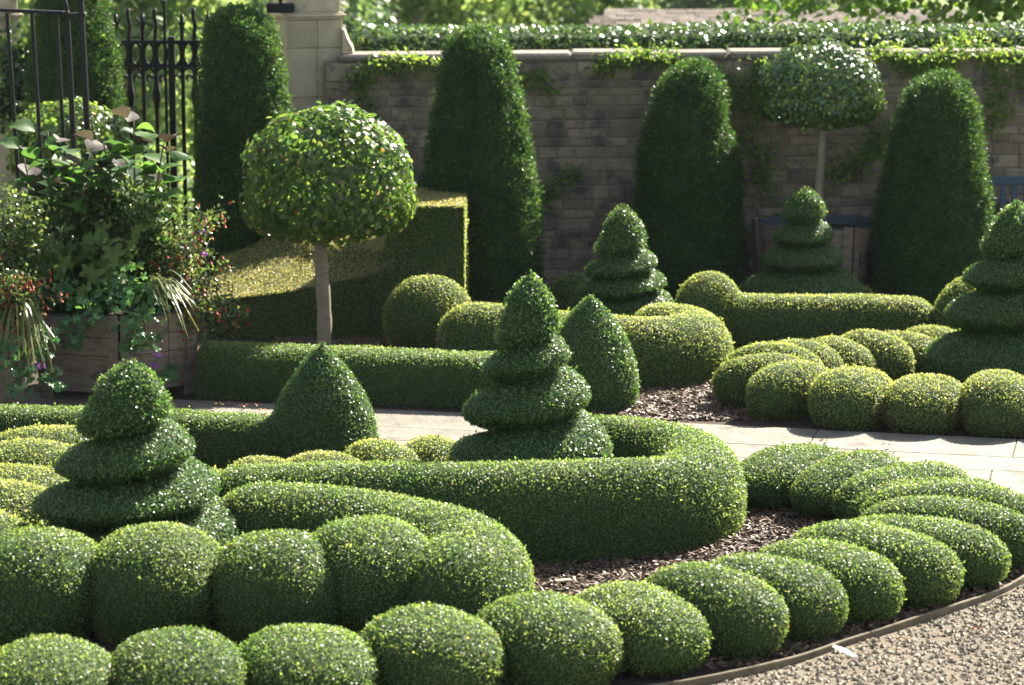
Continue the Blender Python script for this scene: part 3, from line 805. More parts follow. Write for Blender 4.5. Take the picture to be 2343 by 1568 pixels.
def pillar(cx, cy, w, rot, label, top=3.5):
    root = empty('stone_pillar', (cx, cy, 0), label, 'pillar', 'stone gate pillars')
    c, s = math.cos(rot), math.sin(rot)
    def fn(V):
        x, y = V[:, 0].copy(), V[:, 1].copy()
        V[:, 0] = cx + x * c - y * s; V[:, 1] = cy + x * s + y * c; return V
    mb = MB(); z = 0; i = 0
    zm = Zat(42, cy)
    hs = [.36, .42, .30, .40, .34, .46]
    while z < zm - .02:
        h = hs[i % 6]; i += 1
        if zm - z - h < .12: h = zm - z
        sp = random.uniform(-.12, .12) * w
        cbox(mb, -w, sp - .001, -w, w, z + .001, z + h - .001, .008, 0, fn)
        cbox(mb, sp + .001, w, -w + .002, w - .002, z + .001, z + h - .001, .008, 0, fn)
        z += h
    mb.build('shaft', 'limestone', root)
    mb = MB()
    for a, b, e in ((0, .022, .02), (.022, .05, .035), (.05, .066, .012)):
        cbox(mb, -w - e, w + e, -w - e, w + e, zm + a, zm + b, .008, 0, fn)
    mb.build('moulding', 'limestone', root)
    mb = MB()
    cbox(mb, -w + .01, w - .01, -w + .01, w - .01, zm + .066, top, .01, 0, fn)
    cbox(mb, -w - .05, w + .05, -w - .05, w + .05, top, top + .14, .03, 0, fn)
    mb.build('cap', 'limestone', root)
PW = .265
pillar(Xat(704, 25.75, 2.2), 25.75, PW, R(20), 'pale limestone gate pillar at the end of the wall, right of the gate')
pillar(Xat(-28, 25.75, 2.2), 25.75, PW, R(20), 'pale limestone pillar at the left edge behind the iron railing')
mb = MB(); zc = 2.24
prof = [(0, 0), (.10, 0), (.09, .05), (.06, .10), (.035, .16), (.02, .21), (0, .22)]
xs = Xat(784, 25.6, 2.3)
Vv = [(xs + a, 25.52 + d, zc + b) for d in (0, .22) for a, b in prof]
k = len(prof)
Fq = [[i, (i + 1) % k, k + (i + 1) % k, k + i] for i in range(k)]
mb.add(np.array(Vv), np.array(Fq)); mb.f.append((np.array([list(range(k))[::-1]], dtype=np.int32), 0)); mb.f.append((np.array([[k + i for i in range(k)]], dtype=np.int32), 0))
tag(mb.build('stone_bracket', 'limestone'), 'small curved stone bracket on the coping against the gate pillar', 'bracket')
# iron lantern bracket on the pillar
mb = MB()
lx, ly = Xat(642, 25.3, 2.6), 25.30
cbox(mb, lx - .13, lx + .13, ly - .05, ly + .05, Zat(30, ly), Zat(8, ly), .015)
box(mb, lx - .02, lx + .02, ly + .045, ly + .16, Zat(26, ly), Zat(12, ly))
box(mb, lx - .015, lx + .015, ly - .015, ly + .015, Zat(8, ly) - .01, Zat(-25, ly))
tag(mb.build('iron_bracket', 'iron'), 'black iron box bracket on the face of the gate pillar', 'bracket')
hedge('tall_hedge', tube_surf([(-1.62, 26.95), (2, 27.15), (8, 27.7)], .52, 2.37, seed=31, p=9, amp=.02, ends=(True, False), endlen=.2, endh=.05, step=.1), 'hedgebig' if False else 'box',
      'broad-leaved glossy hedge standing behind the stone wall', extra=dict(L=.055, W=.018, dens=1100, out=.03, inset=.05, lift=(0, .9)))
bpy.data.objects['tall_hedge'].data.materials[1] = M['hedgebig']

# ------------------------------------------------------------------ standard (lollipop) trees
def crown_points(cx, cy, z0, z1, r, n, flat=.35):
    """points through the outer shell of a flat-bottomed dome"""
    d = unit(rng.normal(size=(n, 3)))
    zc = z0 + (z1 - z0) * flat
    q = 1 - np.abs(rng.normal(0, .13, n)); q = np.clip(q, .45, 1.03)
    q = q * (1 + .03 * np.sin(d[:, 0] * 9 + d[:, 2] * 7) + .025 * np.sin(d[:, 1] * 13 + d[:, 0] * 5))
    up = np.where(d[:, 2] > 0, z1 - zc, zc - z0)
    sx = np.sign(d[:, 2]) * np.abs(d[:, 2]) ** .85
    hr = np.sqrt(np.clip(1 - np.abs(d[:, 2]) ** 2.6, 0, 1)); xy = unit(d[:, :2])
    P = np.stack([cx + xy[:, 0] * r * hr * q, cy + xy[:, 1] * r * hr * q, zc + sx * up * q], 1)
    return P, d
def standard_tree(px, Y, top, bot, l, r, trunk_px, trunk_bot_z, tw, label, n, L=.062, W=.019, trunk=True, kind='laurel'):
    z1, z0 = Zat(top, Y), Zat(bot, Y)
    rad = (r - l) / 2 / FPX * Y; cx = Xat((l + r) / 2, Y, (z0 + z1) / 2)
    root = empty('standard_tree', (cx, Y, trunk_bot_z), label, 'tree', 'lollipop trees on bare stems')
    mb = MB()
    P, d = crown_points(cx, Y, z0, z1, rad, n)
    q = (d[:, 2] > -.72) | (rng.random(n) < .35); P, d = P[q], d[q]
    leaves(mb, P, d, L, W, (-.5, .75), fold=.3, mi=0, six=True)
    mb.build('crown', kind, root)
    mb = MB()
    tx = Xat(trunk_px, Y, (trunk_bot_z + z0) / 2)
    zz = np.linspace(trunk_bot_z - .02, z0 + .12, 14)
    pts = np.stack([tx + .012 * np.sin(zz * 5) + (tx * 0), np.full(14, Y) + .008 * np.cos(zz * 4), zz], 1)
    pipe(mb, pts, tw * (1.12 - .22 * np.linspace(0, 1, 14) + .06 * np.sin(np.arange(14) * 2.1)), 12)
    mb.build('trunk', 'bark', root, smooth=True)
    mb = MB()
    for k in range(9):
        a = k * 2.4 + .3; q = rad * random.uniform(.45, .75)
        p0 = np.array([pts[-2][0], Y, z0 - .03]); p1 = p0 + np.array([math.cos(a) * q * .45, math.sin(a) * q * .45, .12 + .08 * random.random()])
        p2 = p0 + np.array([math.cos(a) * q, math.sin(a) * q, .22 + .3 * random.random()])
        pipe(mb, catmull([p0, p1, p2], .06), tw * .42, 6)
    mb.build('branches', 'bark', root, smooth=True)
standard_tree(750, 21.8, 243, 556, 554, 948, 738, 0, .056, 'leafy lollipop tree with a bare stem behind the low straight hedge', 9500)
T2Y = 25.0
standard_tree(1878, T2Y, 97, 294, 1737, 2020, 1876, .60, .038, 'glossy lollipop tree in the octagonal planter against the stone wall', 9000, L=.045, W=.0155, kind='hedgebig')
standard_tree(158, 23.6, 230, 420, 20, 296, 158, 0, .05, 'lollipop tree half hidden behind the railing and the broad-leaved plants', 7000, L=.055, W=.018)
for o in bpy.data.objects:
    if o.get('label') == 'glossy lollipop tree in the octagonal planter against the stone wall': o['label'] = 'glossy lollipop tree in the wooden planter against the stone wall'

# ------------------------------------------------------------------ six-sided wooden planters
def planter(cx, cy, s, h, a0, label, ntop=4):
    root = empty('wooden_planter', (cx, cy, 0), label, 'planter', 'six-sided oak planters')
    ang = [a0 + k * PI / 3 for k in range(6)]
    r0, r1 = s * .93, s * 1.0
    def pt(k, z): 
        r = r0 + (r1 - r0) * z / h
        return np.array([cx + r * math.cos(ang[k % 6]), cy + r * math.sin(ang[k % 6])])
    for k in range(6):
        mb = MB(); nb = 4; zs = np.linspace(.07, h - .02, nb + 1)
        for i in range(nb):
            za, zb = zs[i] + .003, zs[i + 1] - .003
            V = []
            for z in (za, zb):
                A, B = pt(k, z), pt(k + 1, z); d = B - A; L = np.linalg.norm(d); d /= L; nn = np.array([d[1], -d[0]])
                A = A + d * .03; B = B - d * .03
                for q in (A - nn * .006, B - nn * .006, B - nn * .032, A - nn * .032): V.append([q[0], q[1], z])
            mb.add(np.array(V)[[0, 1, 2, 3, 4, 5, 6, 7]], BOXF)
        mb.build('side_panel', 'wood', root)
    for k in range(6):
        mb = MB()
        for w in (0, 1):
            V = []
            for z in (0, h + .012):
                A = pt(k, z); B = pt(k + 1 if w else k - 1, z); d = unit(B - A); nn = np.array([d[1], -d[0]]) * (1 if w else -1)
                p = A + nn * .016
                for q in (p + d * (.001 if w else .001), p + d * .085, p + d * .085 - nn * .022, p - nn * .022 + d * .012): V.append([q[0], q[1], z])
            mb.add(np.array(V), BOXF)
        mb.build('corner_post', 'wood', root)
    mb = MB(); V = []
    for z in (h - .10, h - .004):
        for k in range(6): V.append([*(np.array([cx, cy]) + (pt(k, z) - np.array([cx, cy])) * .935), z])
    mb.add(np.array(V), np.array([[k, (k + 1) % 6, 6 + (k + 1) % 6, 6 + k] for k in range(6)]), 0)
    mb.f.append((np.array([list(range(6))], dtype=np.int32), 1))
    mb.build('liner', ['liner', 'soil'], root)
    return root
PA = np.array([-3.04, 20.46])
planter(PA[0], PA[1], .70, .66, R(281), 'weathered wooden planter full of flowers, behind the nearest spiral topiary')
PB = np.array([-4.27, 19.62])
planter(PB[0], PB[1], .70, .66, R(2), 'weathered wooden planter cut by the left edge, with grass hanging down')
T2X = Xat(1876, T2Y)
planter(T2X, T2Y - .02, .64, .72, R(290), 'weathered wooden planter against the stone wall under a lollipop tree')

# ------------------------------------------------------------------ plants in the planters
def bigleaf(mb, base, d, L, W, mi, droop=.35, roll=0.0):
    d = np.array(d, float); d /= np.linalg.norm(d)
    s = np.cross(d, [0, 0, 1.0]); s /= np.linalg.norm(s) + 1e-9
    u = np.cross(s, d)
    s, u = s * math.cos(roll) + u * math.sin(roll), u * math.cos(roll) - s * math.sin(roll)
    ts = np.linspace(0, 1, 8); 
    w = np.array([.10, .62, .95, 1.0, .86, .60, .30, .02]) * W
    V = []
    for t, ww in zip(ts, w):
        c = np.array(base) + d * L * t + np.array([0, 0, -1]) * droop * L * t * t
        for q in (-1, -.5, 0, .5, 1):
            V.append(c + s * ww * q + u * (abs(q) * .25 * ww) + u * .06 * ww * math.sin(q * 6 + t * 9))
    mb.add(np.array(V), grid_faces(8, 5), mi)
def broadleaf(px, py, Y, n, ht_px, label, spread):
    zb = .55; x = Xat(px, Y, 1.2); zt = Zat(py, Y)
    root = empty('broadleaf_plant', (x, Y, .6), label, 'plant', 'broad-leaved plants in the planters')
    ms, ml, mp = MB(), MB(), MB()
    for st in range(3):
        sx = x + (st - 1) * spread * .38; sy = Y + random.uniform(-.12, .12); top = zt - abs(st - 1) * .18 - .03
        pts = catmull([(x + (st - 1) * .05, Y, zb), ((x + sx) / 2, sy, (zb + top) / 2), (sx, sy, top)], .08)
        pipe(ms, pts, np.linspace(.011, .006, len(pts)), 6)
        m = n // 3
        for k in range(m):
            t = (k / (m - 1)) ** .85; z = zb + .15 + (top - zb - .25) * t
            a = k * 2.25 + st * 1.1 + random.uniform(-.3, .3)
            c = pts[min(len(pts) - 1, int(len(pts) * (z - zb) / (top - zb)))]
            el = .15 + .55 * t + random.uniform(-.15, .2)
            d = (math.cos(a) * math.cos(el), math.sin(a) * math.cos(el), math.sin(el))
            L = random.uniform(.26, .38) * (1 - .30 * t)
            tgt, mi = (mp, 0) if (t > .74 and random.random() < .22) else (ml, 0)
            c2 = c + np.array(d) * .05 + rng.normal(0, .05, 3)
            bigleaf(tgt, c2, d, L, L * random.uniform(.34, .42), 0, droop=random.uniform(.2, .6), roll=random.uniform(-.7, .7))
    ms.build('stems', 'stem', root, smooth=True); ml.build('foliage', 'bigleaf', root, smooth=True)
    if mp.n: mp.build('young_leaves', 'purpleleaf', root, smooth=True)
broadleaf(118, 292, 20.42, 96, 0, 'broad-leaved plant with purplish top leaves, nearer the left edge', .55)
broadleaf(312, 262, 20.48, 99, 0, 'broad-leaved plant with purplish top leaves, in front of the iron gate', .62)
broadleaf(208, 345, 20.62, 84, 0, 'broad-leaved plant between two taller ones, in front of the iron railing posts', .62)
def twig_bush(name, x, y, z, label, cat, ends, leafmat, L=.03, W=.010, per=34, flowers=None, group=None, twigs=3, side=.16, lift=(-.2, 1.0)):
    """arching twigs from a root point to each end point, leaves (and flowers) along them"""
    root = empty(name, (x, y, z), label, cat, group)
    ms, ml, mf = MB(), MB(), MB()
    b = np.array([x, y, z])
    for e in ends:
        e = np.array(e, float)
        for q in range(twigs):
            ee = e + rng.normal(0, side * .45, 3) * np.array([1, 1, .8])
            mid = b * .45 + ee * .55 + np.array([0, 0, .12 + .05 * random.random()]) + rng.normal(0, .04, 3)
            pts = catmull([b + rng.normal(0, .05, 3) * np.array([1, 1, 0]), mid, ee], .05)
            pipe(ms, pts, np.linspace(.005, .0018, len(pts)), 4, cap=False)
            n = per
            t = rng.uniform(.22, 1.0, n) ** .8
            i = np.clip((t * (len(pts) - 1)).astype(int), 0, len(pts) - 1)
            P = pts[i] + rng.normal(0, side * .30, (n, 3))
            leaves(ml, P, unit(rng.normal(size=(n, 3)) + np.array([0, -.2, 1.0])), L, W, lift, fold=.3, mi=0, six=True)
            if flowers:
                m = flowers[1]
                i = rng.integers(len(pts) // 2, len(pts), m)
                P = pts[i] + rng.normal(0, side * .35, (m, 3)) + np.array([0, -.01, -.01])
                for p in P:
                    hang(mf, p, flowers[2])
    ms.build('stems', 'stem', root); ml.build('foliage', leafmat, root)
    if flowers: mf.build('blossoms', flowers[0], root)
    return root
def hang(mb, p, s):
    """drooping trumpet flower: narrow tube flaring into four pointed petals"""
    tw = rng.normal(0, .35, 2); d = np.array([tw[0], tw[1], -1.0]); d /= np.linalg.norm(d)
    a = np.cross(d, [1, 0, 0]); a /= np.linalg.norm(a); b = np.cross(d, a)
    r = [(0, .10), (.45, .16), (.8, .30)]
    V = []
    for t, q in r:
        for k in range(4):
            V.append(p + d * s * t + (a * math.cos(k * PI / 2) + b * math.sin(k * PI / 2)) * s * q)
    for k in range(4):
        V.append(p + d * s * 1.25 + (a * math.cos((k + .5) * PI / 2) + b * math.sin((k + .5) * PI / 2)) * s * .5)
    F = [[i * 4 + k, i * 4 + (k + 1) % 4, i * 4 + 4 + (k + 1) % 4, i * 4 + 4 + k] for i in range(2) for k in range(4)]
    n = mb.n
    mb.add(np.array(V), np.array(F))
    mb.f.append((np.array([[8 + k, 8 + (k + 1) % 4, 12 + k] for k in range(4)], dtype=np.int32) + n, 0))
def E3(lst, Y): return [(Xat(x, Y + dy, Zat(y, Y + dy)), Y + dy, Zat(y, Y + dy)) for x, y, dy in lst]
twig_bush('fuchsia', Xat(370, 20.35, .7), 20.35, .62, 'fuchsia with many small red flowers arching over the planter corner towards the swooping hedge', 'fuchsia',
          E3([(505, 470, 0), (470, 520, -.1), (430, 560, -.15), (490, 600, -.2), (515, 650, -.1), (540, 735, -.1), (500, 700, -.2), (455, 640, -.25), (470, 760, -.2), (400, 600, -.2), (440, 690, -.25), (385, 540, .1)], 20.3),
          'fuchsialeaf', L=.034, W=.011, per=60, flowers=('redflower', 4, .026), twigs=4, side=.14, group='fuchsias in the planters')
twig_bush('leafy_shrub', Xat(290, 20.4, .7), 20.40, .62, 'pale small-leaved shrub between the broad-leaved plants and the fuchsia', 'shrub',
          E3([(250, 430, 0), (300, 400, -.1), (350, 420, 0), (400, 455, -.1), (215, 480, -.1), (320, 470, -.25), (270, 520, -.2), (375, 500, -.2), (440, 480, .0), (340, 560, -.25), (150, 410, .05), (190, 370, .1), (120, 460, .0), (180, 500, -.1), (140, 530, -.1), (215, 420, .1)], 20.4),
          'fuchsialeaf', L=.040, W=.012, per=60, twigs=6, side=.17)
twig_bush('leafy_shrub', Xat(30, 19.75, .7), 19.75, .62, 'pale small-leaved shrub at the left edge above the red-flowered fuchsia', 'shrub',
          E3([(10, 440, 0), (50, 470, -.1), (95, 490, 0), (30, 530, -.15), (80, 560, -.1), (-30, 480, 0), (110, 530, 0), (-10, 580, 0)], 19.7),
          'fuchsialeaf', L=.040, W=.012, per=60, twigs=6, side=.16)
twig_bush('fuchsia', Xat(-10, 19.5, .7), 19.5, .62, 'fuchsia with small red flowers spilling over the planter at the left edge', 'fuchsia',
          E3([(30, 620, -.1), (70, 650, -.15), (95, 690, -.2), (40, 680, -.2), (10, 720, -.2), (85, 740, -.25), (60, 770, -.25), (110, 640, -.1), (0, 650, -.2), (100, 780, -.2)], 19.4),
          'fuchsialeaf', L=.030, W=.0095, per=44, flowers=('redflower', 5, .026), twigs=4, side=.13, group='fuchsias in the planters')
def lobed(mb, c, r, nrm, mi=0):
    nrm = np.array(nrm, float); nrm /= np.linalg.norm(nrm)
    a = np.cross(nrm, [0, 0, 1.0]); a /= np.linalg.norm(a) + 1e-9; b = np.cross(nrm, a)
    th = np.linspace(-PI * .86, PI * .86, 29); off = random.uniform(0, 6.28)
    rr = r * (.62 + .38 * np.cos(th / .86 * 2.5) ** 2) * (1 + .06 * np.cos(th * 17))
    V = [c] + [c + (a * math.cos(t + off) + b * math.sin(t + off)) * q + nrm * q * .12 * math.cos(5 * t) for t, q in zip(th, rr)]
    mb.add(np.array(V), np.array([[0, i, i + 1] for i in range(1, 29)]), mi)
def leaf_mass(name, label, cat, spots, Y, mat, r, n, nn=(0, -.6, .7), group=None, depth=.18, lob=True):
    pts = [(Xat(x, Y + dy, Zat(y, Y + dy)), Y + dy, Zat(y, Y + dy), sp) for x, y, dy, sp in spots]
    root = empty(name, (pts[0][0], Y + .1, .6), label, cat, group)
    mb, ms = MB(), MB()
    for x, y, z, sp in pts:
        pipe(ms, catmull([(x * .8 + pts[0][0] * .2, Y + .2, .60 if z > .6 else .66), (x, y + .06, max(z, .66)), (x, y + .03, z)], .06), .005, 5)
        for k in range(n):
            c = np.array([x, y, z]) + rng.normal(0, 1, 3) * np.array([sp, depth * .5, sp * .9])
            nr = np.array(nn) + rng.normal(0, .42, 3)
            if lob: lobed(mb, c, r * random.uniform(.7, 1.2), nr)
    ms.build('stems', 'stem', root); mb.build('foliage', mat, root)
    return root
leaf_mass('pelargonium', 'yellow-green plant with deeply lobed leaves low in the flower planter', 'plant',
          [(195, 600, -.45, .09), (150, 590, -.4, .07), (240, 620, -.5, .08), (280, 560, -.4, .08), (210, 555, -.35, .09), (110, 570, -.35, .06), (285, 600, -.5, .07)], 20.3, 'goldleaf', .075, 9)
leaf_mass('trailing_plant', 'round-leaved trailing plant hanging over the front of the flower planter', 'plant',
          [(185, 690, -.55, .06), (160, 740, -.6, .05), (200, 720, -.62, .06), (175, 780, -.62, .04), (230, 680, -.6, .06), (300, 690, -.58, .06), (340, 720, -.58, .06), (300, 745, -.6, .06), (330, 780, -.6, .05), (285, 660, -.5, .07), (350, 670, -.5, .06), (320, 640, -.45, .06), (295, 795, -.62, .035), (385, 860, -.35, .03), (245, 640, -.5, .06), (150, 650, -.5, .05)], 20.28, 'trailleaf', .032, 26)
leaf_mass('trailing_plant', 'round-leaved trailing plant on the planter cut by the left edge', 'plant',
          [(40, 800, -.2, .05), (20, 840, -.2, .06), (60, 850, -.22, .05), (95, 810, -.2, .04), (115, 870, -.22, .035), (45, 885, -.22, .05), (10, 790, -.2, .05), (110, 760, -.1, .03)], 19.3, 'trailleaf', .032, 22)
def grass(x, y, z, ends, label):
    root = empty('ornamental_grass', (x, y, z), label, 'grass plant', 'striped grasses in the planters')
    mb = MB()
    for e in ends:
        for q in range(4):
            b = np.array([x, y, z]) + rng.normal(0, .025, 3); ee = np.array(e) + rng.normal(0, .05, 3)
            top = max(b[2], ee[2]) + .05 + .07 * random.random()
            mid = np.array([b[0] * .5 + ee[0] * .5, b[1] * .5 + ee[1] * .5, top])
            P = catmull([b, mid, ee * .97 + mid * .03, ee - np.array([0, 0, .03])], .05)
            T = unit(np.gradient(P, axis=0)); s = unit(np.cross(T, [0, 0, 1.0]) + rng.normal(0, .25, 3))
            w = (.0065 * np.sin(np.linspace(.35, PI, len(P))) + .0006)[:, None]
            V = np.stack([P - s * w, P + s * w], 1).reshape(-1, 3)
            i = np.arange(len(P) - 1) * 2
            mb.add(V, np.stack([i, i + 1, i + 3, i + 2], 1))
    mb.build('blades', 'grassblade', root)
def e1(x, y, Y): z = Zat(y, Y); return (Xat(x, Y, z), Y, z)
grass(*e1(335, 668, 19.9), [e1(424, 712, 19.55), e1(432, 740, 19.6), e1(408, 690, 19.5), e1(395, 728, 19.5), e1(440, 700, 19.65), e1(415, 678, 19.6), e1(378, 690, 19.5)], 'striped arching grass at the corner of the flower planter')
grass(*e1(40, 728, 19.3), [e1(110, 790, 18.95), e1(95, 850, 18.95), e1(80, 870, 18.95), e1(100, 770, 19.0), e1(60, 820, 18.9), e1(85, 810, 18.9), e1(20, 830, 18.95)], 'striped arching grass hanging over the planter at the left edge')
def flower_head(px, py, Y, label, n=26, r=.028):
    x, y, z = e1(px, py, Y)
    root = empty('purple_flower', (x, y, z), label, 'flower', 'purple flower heads')
    mb = MB()
    for k in range(n):
        d = unit(rng.normal(size=3)); c = np.array([x, y, z]) + d * r * np.array([1.2, .8, .6])
        a = unit(np.cross(d, rng.normal(size=3))); b = np.cross(d, a)
        for j in range(5):
            t = j * 2 * PI / 5
            p = a * math.cos(t) + b * math.sin(t); q = a * -math.sin(t) + b * math.cos(t)
            mb.add(np.array([c, c + p * .006 + q * .004, c + p * .012 + d * .002, c + p * .006 - q * .004]), np.array([[0, 1, 2, 3]]))
    mb.build('petals', 'purpleflower', root)
    ms = MB(); pipe(ms, catmull([(x, y + .03, z), (x + .01, y + .07, z + .03), (x + .02, y + .14, z + .08)], .03), .003, 5)
    ms.build('stalk', 'stem', root)
flower_head(90, 838, 18.98, 'purple verbena flower head beside the grass at the left edge', 30, .036)
flower_head(360, 812, 19.65, 'purple flower head low on the flower planter, below the trailing leaves')
flower_head(352, 838, 19.65, 'lowest purple flower head, just above the tip of the nearest spiral')
flower_head(463, 530, 20.1, 'violet flower head among the red fuchsia near the dark yew', 22, .024)
flower_head(466, 582, 20.05, 'violet flower head below another one at the edge of the fuchsia', 22, .024)

# ------------------------------------------------------------------ iron gate and railing
def gate():
    Y = 25.95
    def g(x, y, dy=0): z = Zat(y, Y); return (Xat(x, Y, z), Y + dy, z)
    root = empty('iron_gate', (Xat(390, Y), Y, 0), 'black wrought iron gate with trident spikes and rings, between two yew columns', 'gate')
    X = lambda x: Xat(x, Y, 2.0)
    def barz(x, ytop, r=.021, swell=False, wavy=False):
        mb = MB(); zt = Zat(ytop, Y); zz = np.linspace(-.05, zt, 60)
        rr = np.full(60, r)
        if swell:
            zc = Zat(220, Y); rr = r + .026 * np.exp(-((zz - zc) / .085) ** 2)
        x0 = X(x); xx = np.full(60, x0)
        if wavy: xx = xx + np.where(zz > zt - .2, .010 * np.sin((zz - zt) * 28), 0)
        pipe(mb, np.stack([xx, np.full(60, Y), zz], 1), rr, 8)
        return mb
    for i, x in enumerate([237, 267, 297, 328, 357, 418, 446, 477, 507]):
        spear = i % 2 == 1
        mb = barz(x, 34 if spear else 20, swell=not spear, wavy=not spear)
        b = mb.build('bar', 'iron', root, smooth=True)
        if spear:
            mf = MB(); x0 = X(x); z0 = Zat(62, Y); zt = Zat(18, Y)
            zz = np.linspace(z0 - .02, zt, 14)
            pipe(mf, np.stack([np.full(14, x0), np.full(14, Y), zz], 1), np.concatenate([np.linspace(.017, .02, 5), np.linspace(.02, .002, 9)]), 8)
            for s in (-1, 1):
                P = catmull([(x0, Y, z0 - .05), (x0 + s * .022, Y, z0 + .02), (x0 + s * .045, Y, z0 + .075), (x0 + s * .07, Y, z0 + .10)], .015)
                pipe(mf, P, np.linspace(.014, .003, len(P)), 6)
            f = mf.build('spike', 'iron', b, smooth=True); f.location = (0, 0, 0)
    for y in (96, 151, 560):
        mb = MB(); z = Zat(y, Y)
        cbox(mb, X(225), X(520), Y - .02, Y + .02, z - .016, z + .016, .003)
        mb.build('rail', 'iron', root)
    xs = [252, 282, 312, 342, 371, 404, 432, 461, 492]
    zc = (Zat(97, Y) + Zat(150, Y)) / 2; hz = (Zat(97, Y) - Zat(150, Y)) / 2
    for x in xs:
        t = np.linspace(0, 2 * PI, 29)
        mb = MB(); pipe(mb, np.stack([X(x) + .047 * np.cos(t), np.full(29, Y), zc + (hz - .004) * np.sin(t)], 1), .016, 6, cap=False)
        mb.build('ring', 'iron', root, smooth=True)
    z1 = Zat(153, Y)
    for x in xs:
        mb = MB(); t = np.linspace(PI, 0, 14); x0 = X(x)
        sgn = -1 if x < 385 else 1
        A = np.stack([x0 + .05 * np.cos(t), np.full(14, Y), z1 - .07 + .055 * np.sin(t)], 1)
        t2 = np.linspace(0, 1.6 * PI, 18); zz = Zat(181, Y)
        B = np.stack([x0 + (.038 - .006 * t2) * np.cos(t2), np.full(18, Y), zz + (.044 - .006 * t2) * np.sin(t2)], 1)
        pipe(mb, A, .012, 6); pipe(mb, B, .013, 6)
        mb.build('scroll', 'iron', root, smooth=True)
    mb = MB(); cbox(mb, X(386), X(401), Y - .03, Y + .03, -.05, Zat(84, Y), .004); mb.build('meeting_stile', 'iron', root)
    mb = MB(); x0 = X(379); cbox(mb, x0 - .014, x0 + .014, Y - .014, Y + .014, -.05, Zat(8, Y), .003)
    cbox(mb, x0 - .035, x0 + .02, Y - .02, Y + .02, Zat(8, Y), Zat(2, Y), .004)
    mb.build('drop_bolt', 'iron', root)
gate()
def railing():
    Y = 21.9
    root = empty('iron_railing', (Xat(100, Y), Y, 0), 'plain black iron railing with a flat top rail at the upper left corner', 'railing')
    def bar(xt, yt, xb, yb, w, name):
        zt, zb = Zat(yt, Y), Zat(yb, Y)
        xa, xc = Xat(xt, Y, zt), Xat(xb, Y, zb)
        sl = (xc - xa) / (zb - zt); x0 = xa + sl * (0 - zt)
        def fn(V):
            f = (V[:, 2] / zt); V[:, 0] += x0 + (xa - x0) * f; V[:, 1] += Y; return V
        mb = MB(); cbox(mb, -w, w, -w, w, 0, zt, w * .3, 0, fn); return mb.build(name, 'iron', root)
    for xt, xb in ((-42, -14), (16, 43), (73, 98), (129, 151)): bar(xt, 30, xb, 425, .0145, 'bar')
    bar(153, 26, 172, 400, .020, 'post'); p2 = bar(181, -60, 205, 400, .023, 'post')
    mb = MB()
    a, b = e1(-80, 20, Y), e1(147, 30, Y)
    def fn(V):
        f = (V[:, 0] - a[0]) / (b[0] - a[0]); V[:, 2] += a[2] + (b[2] - a[2]) * f; V[:, 1] += Y; return V
    cbox(mb, a[0], b[0], -.03, .03, -.014, .014, .004, 0, fn); mb.build('top_rail', 'iron', root)
    mb = MB(); a2, b2 = e1(150, 34, Y), e1(196, 36, Y)
    cbox(mb, a2[0], b2[0], Y - .035, Y + .035, a2[2] - .02, a2[2] + .014, .004); mb.build('cap_plate', 'iron', root)
    mb = MB(); P = catmull([e1(154, 30, Y), e1(150, 8, Y), e1(140, -12, Y), e1(120, -30, Y), e1(80, -40, Y)], .02)
    pipe(mb, P, .016, 8); mb.build('arch_bar', 'iron', root, smooth=True)
railing()
# ------------------------------------------------------------------ blue bench
def bench():
    Y = 25.05; x0 = Xat(2256, Y, 1.0); x1 = x0 + 1.5; zt = Zat(404, Y + .3)
    root = empty('garden_bench', ((x0 + x1) / 2, Y, 0), 'blue painted slatted garden bench against the stone wall, cut by the right edge', 'bench')
    yb = Y + .30
    mb = MB(); cbox(mb, x0, x1, yb - .018, yb + .018, zt - .085, zt, .008); mb.build('top_rail', 'bench', root)
    mb = MB(); cbox(mb, x0 + .05, x1 - .05, yb - .016, yb + .016, .48, .53, .006); mb.build('lower_rail', 'bench', root)
    n = 13
    for i in range(n):
        x = x0 + .10 + (x1 - x0 - .2) * i / (n - 1)
        mb = MB(); cbox(mb, x - .024, x + .024, yb - .010, yb + .010, .53, zt - .085, .003); mb.build('back_slat', 'bench', root)
    for i in range(5):
        y = Y - .22 + i * .105
        mb = MB(); cbox(mb, x0 + .03, x1 - .03, y, y + .085, .42, .445, .005); mb.build('seat_slat', 'bench', root)
    for x in (x0 + .0, x1 - .06):
        for y, h in ((Y - .24, .64), (yb - .03, zt - .085)):
            mb = MB(); cbox(mb, x, x + .06, y - .03, y + .03, 0, h, .006); mb.build('leg', 'bench', root)
        mb = MB(); cbox(mb, x - .005, x + .065, Y - .30, yb - .06, .64, .672, .008); mb.build('armrest', 'bench', root)
bench()

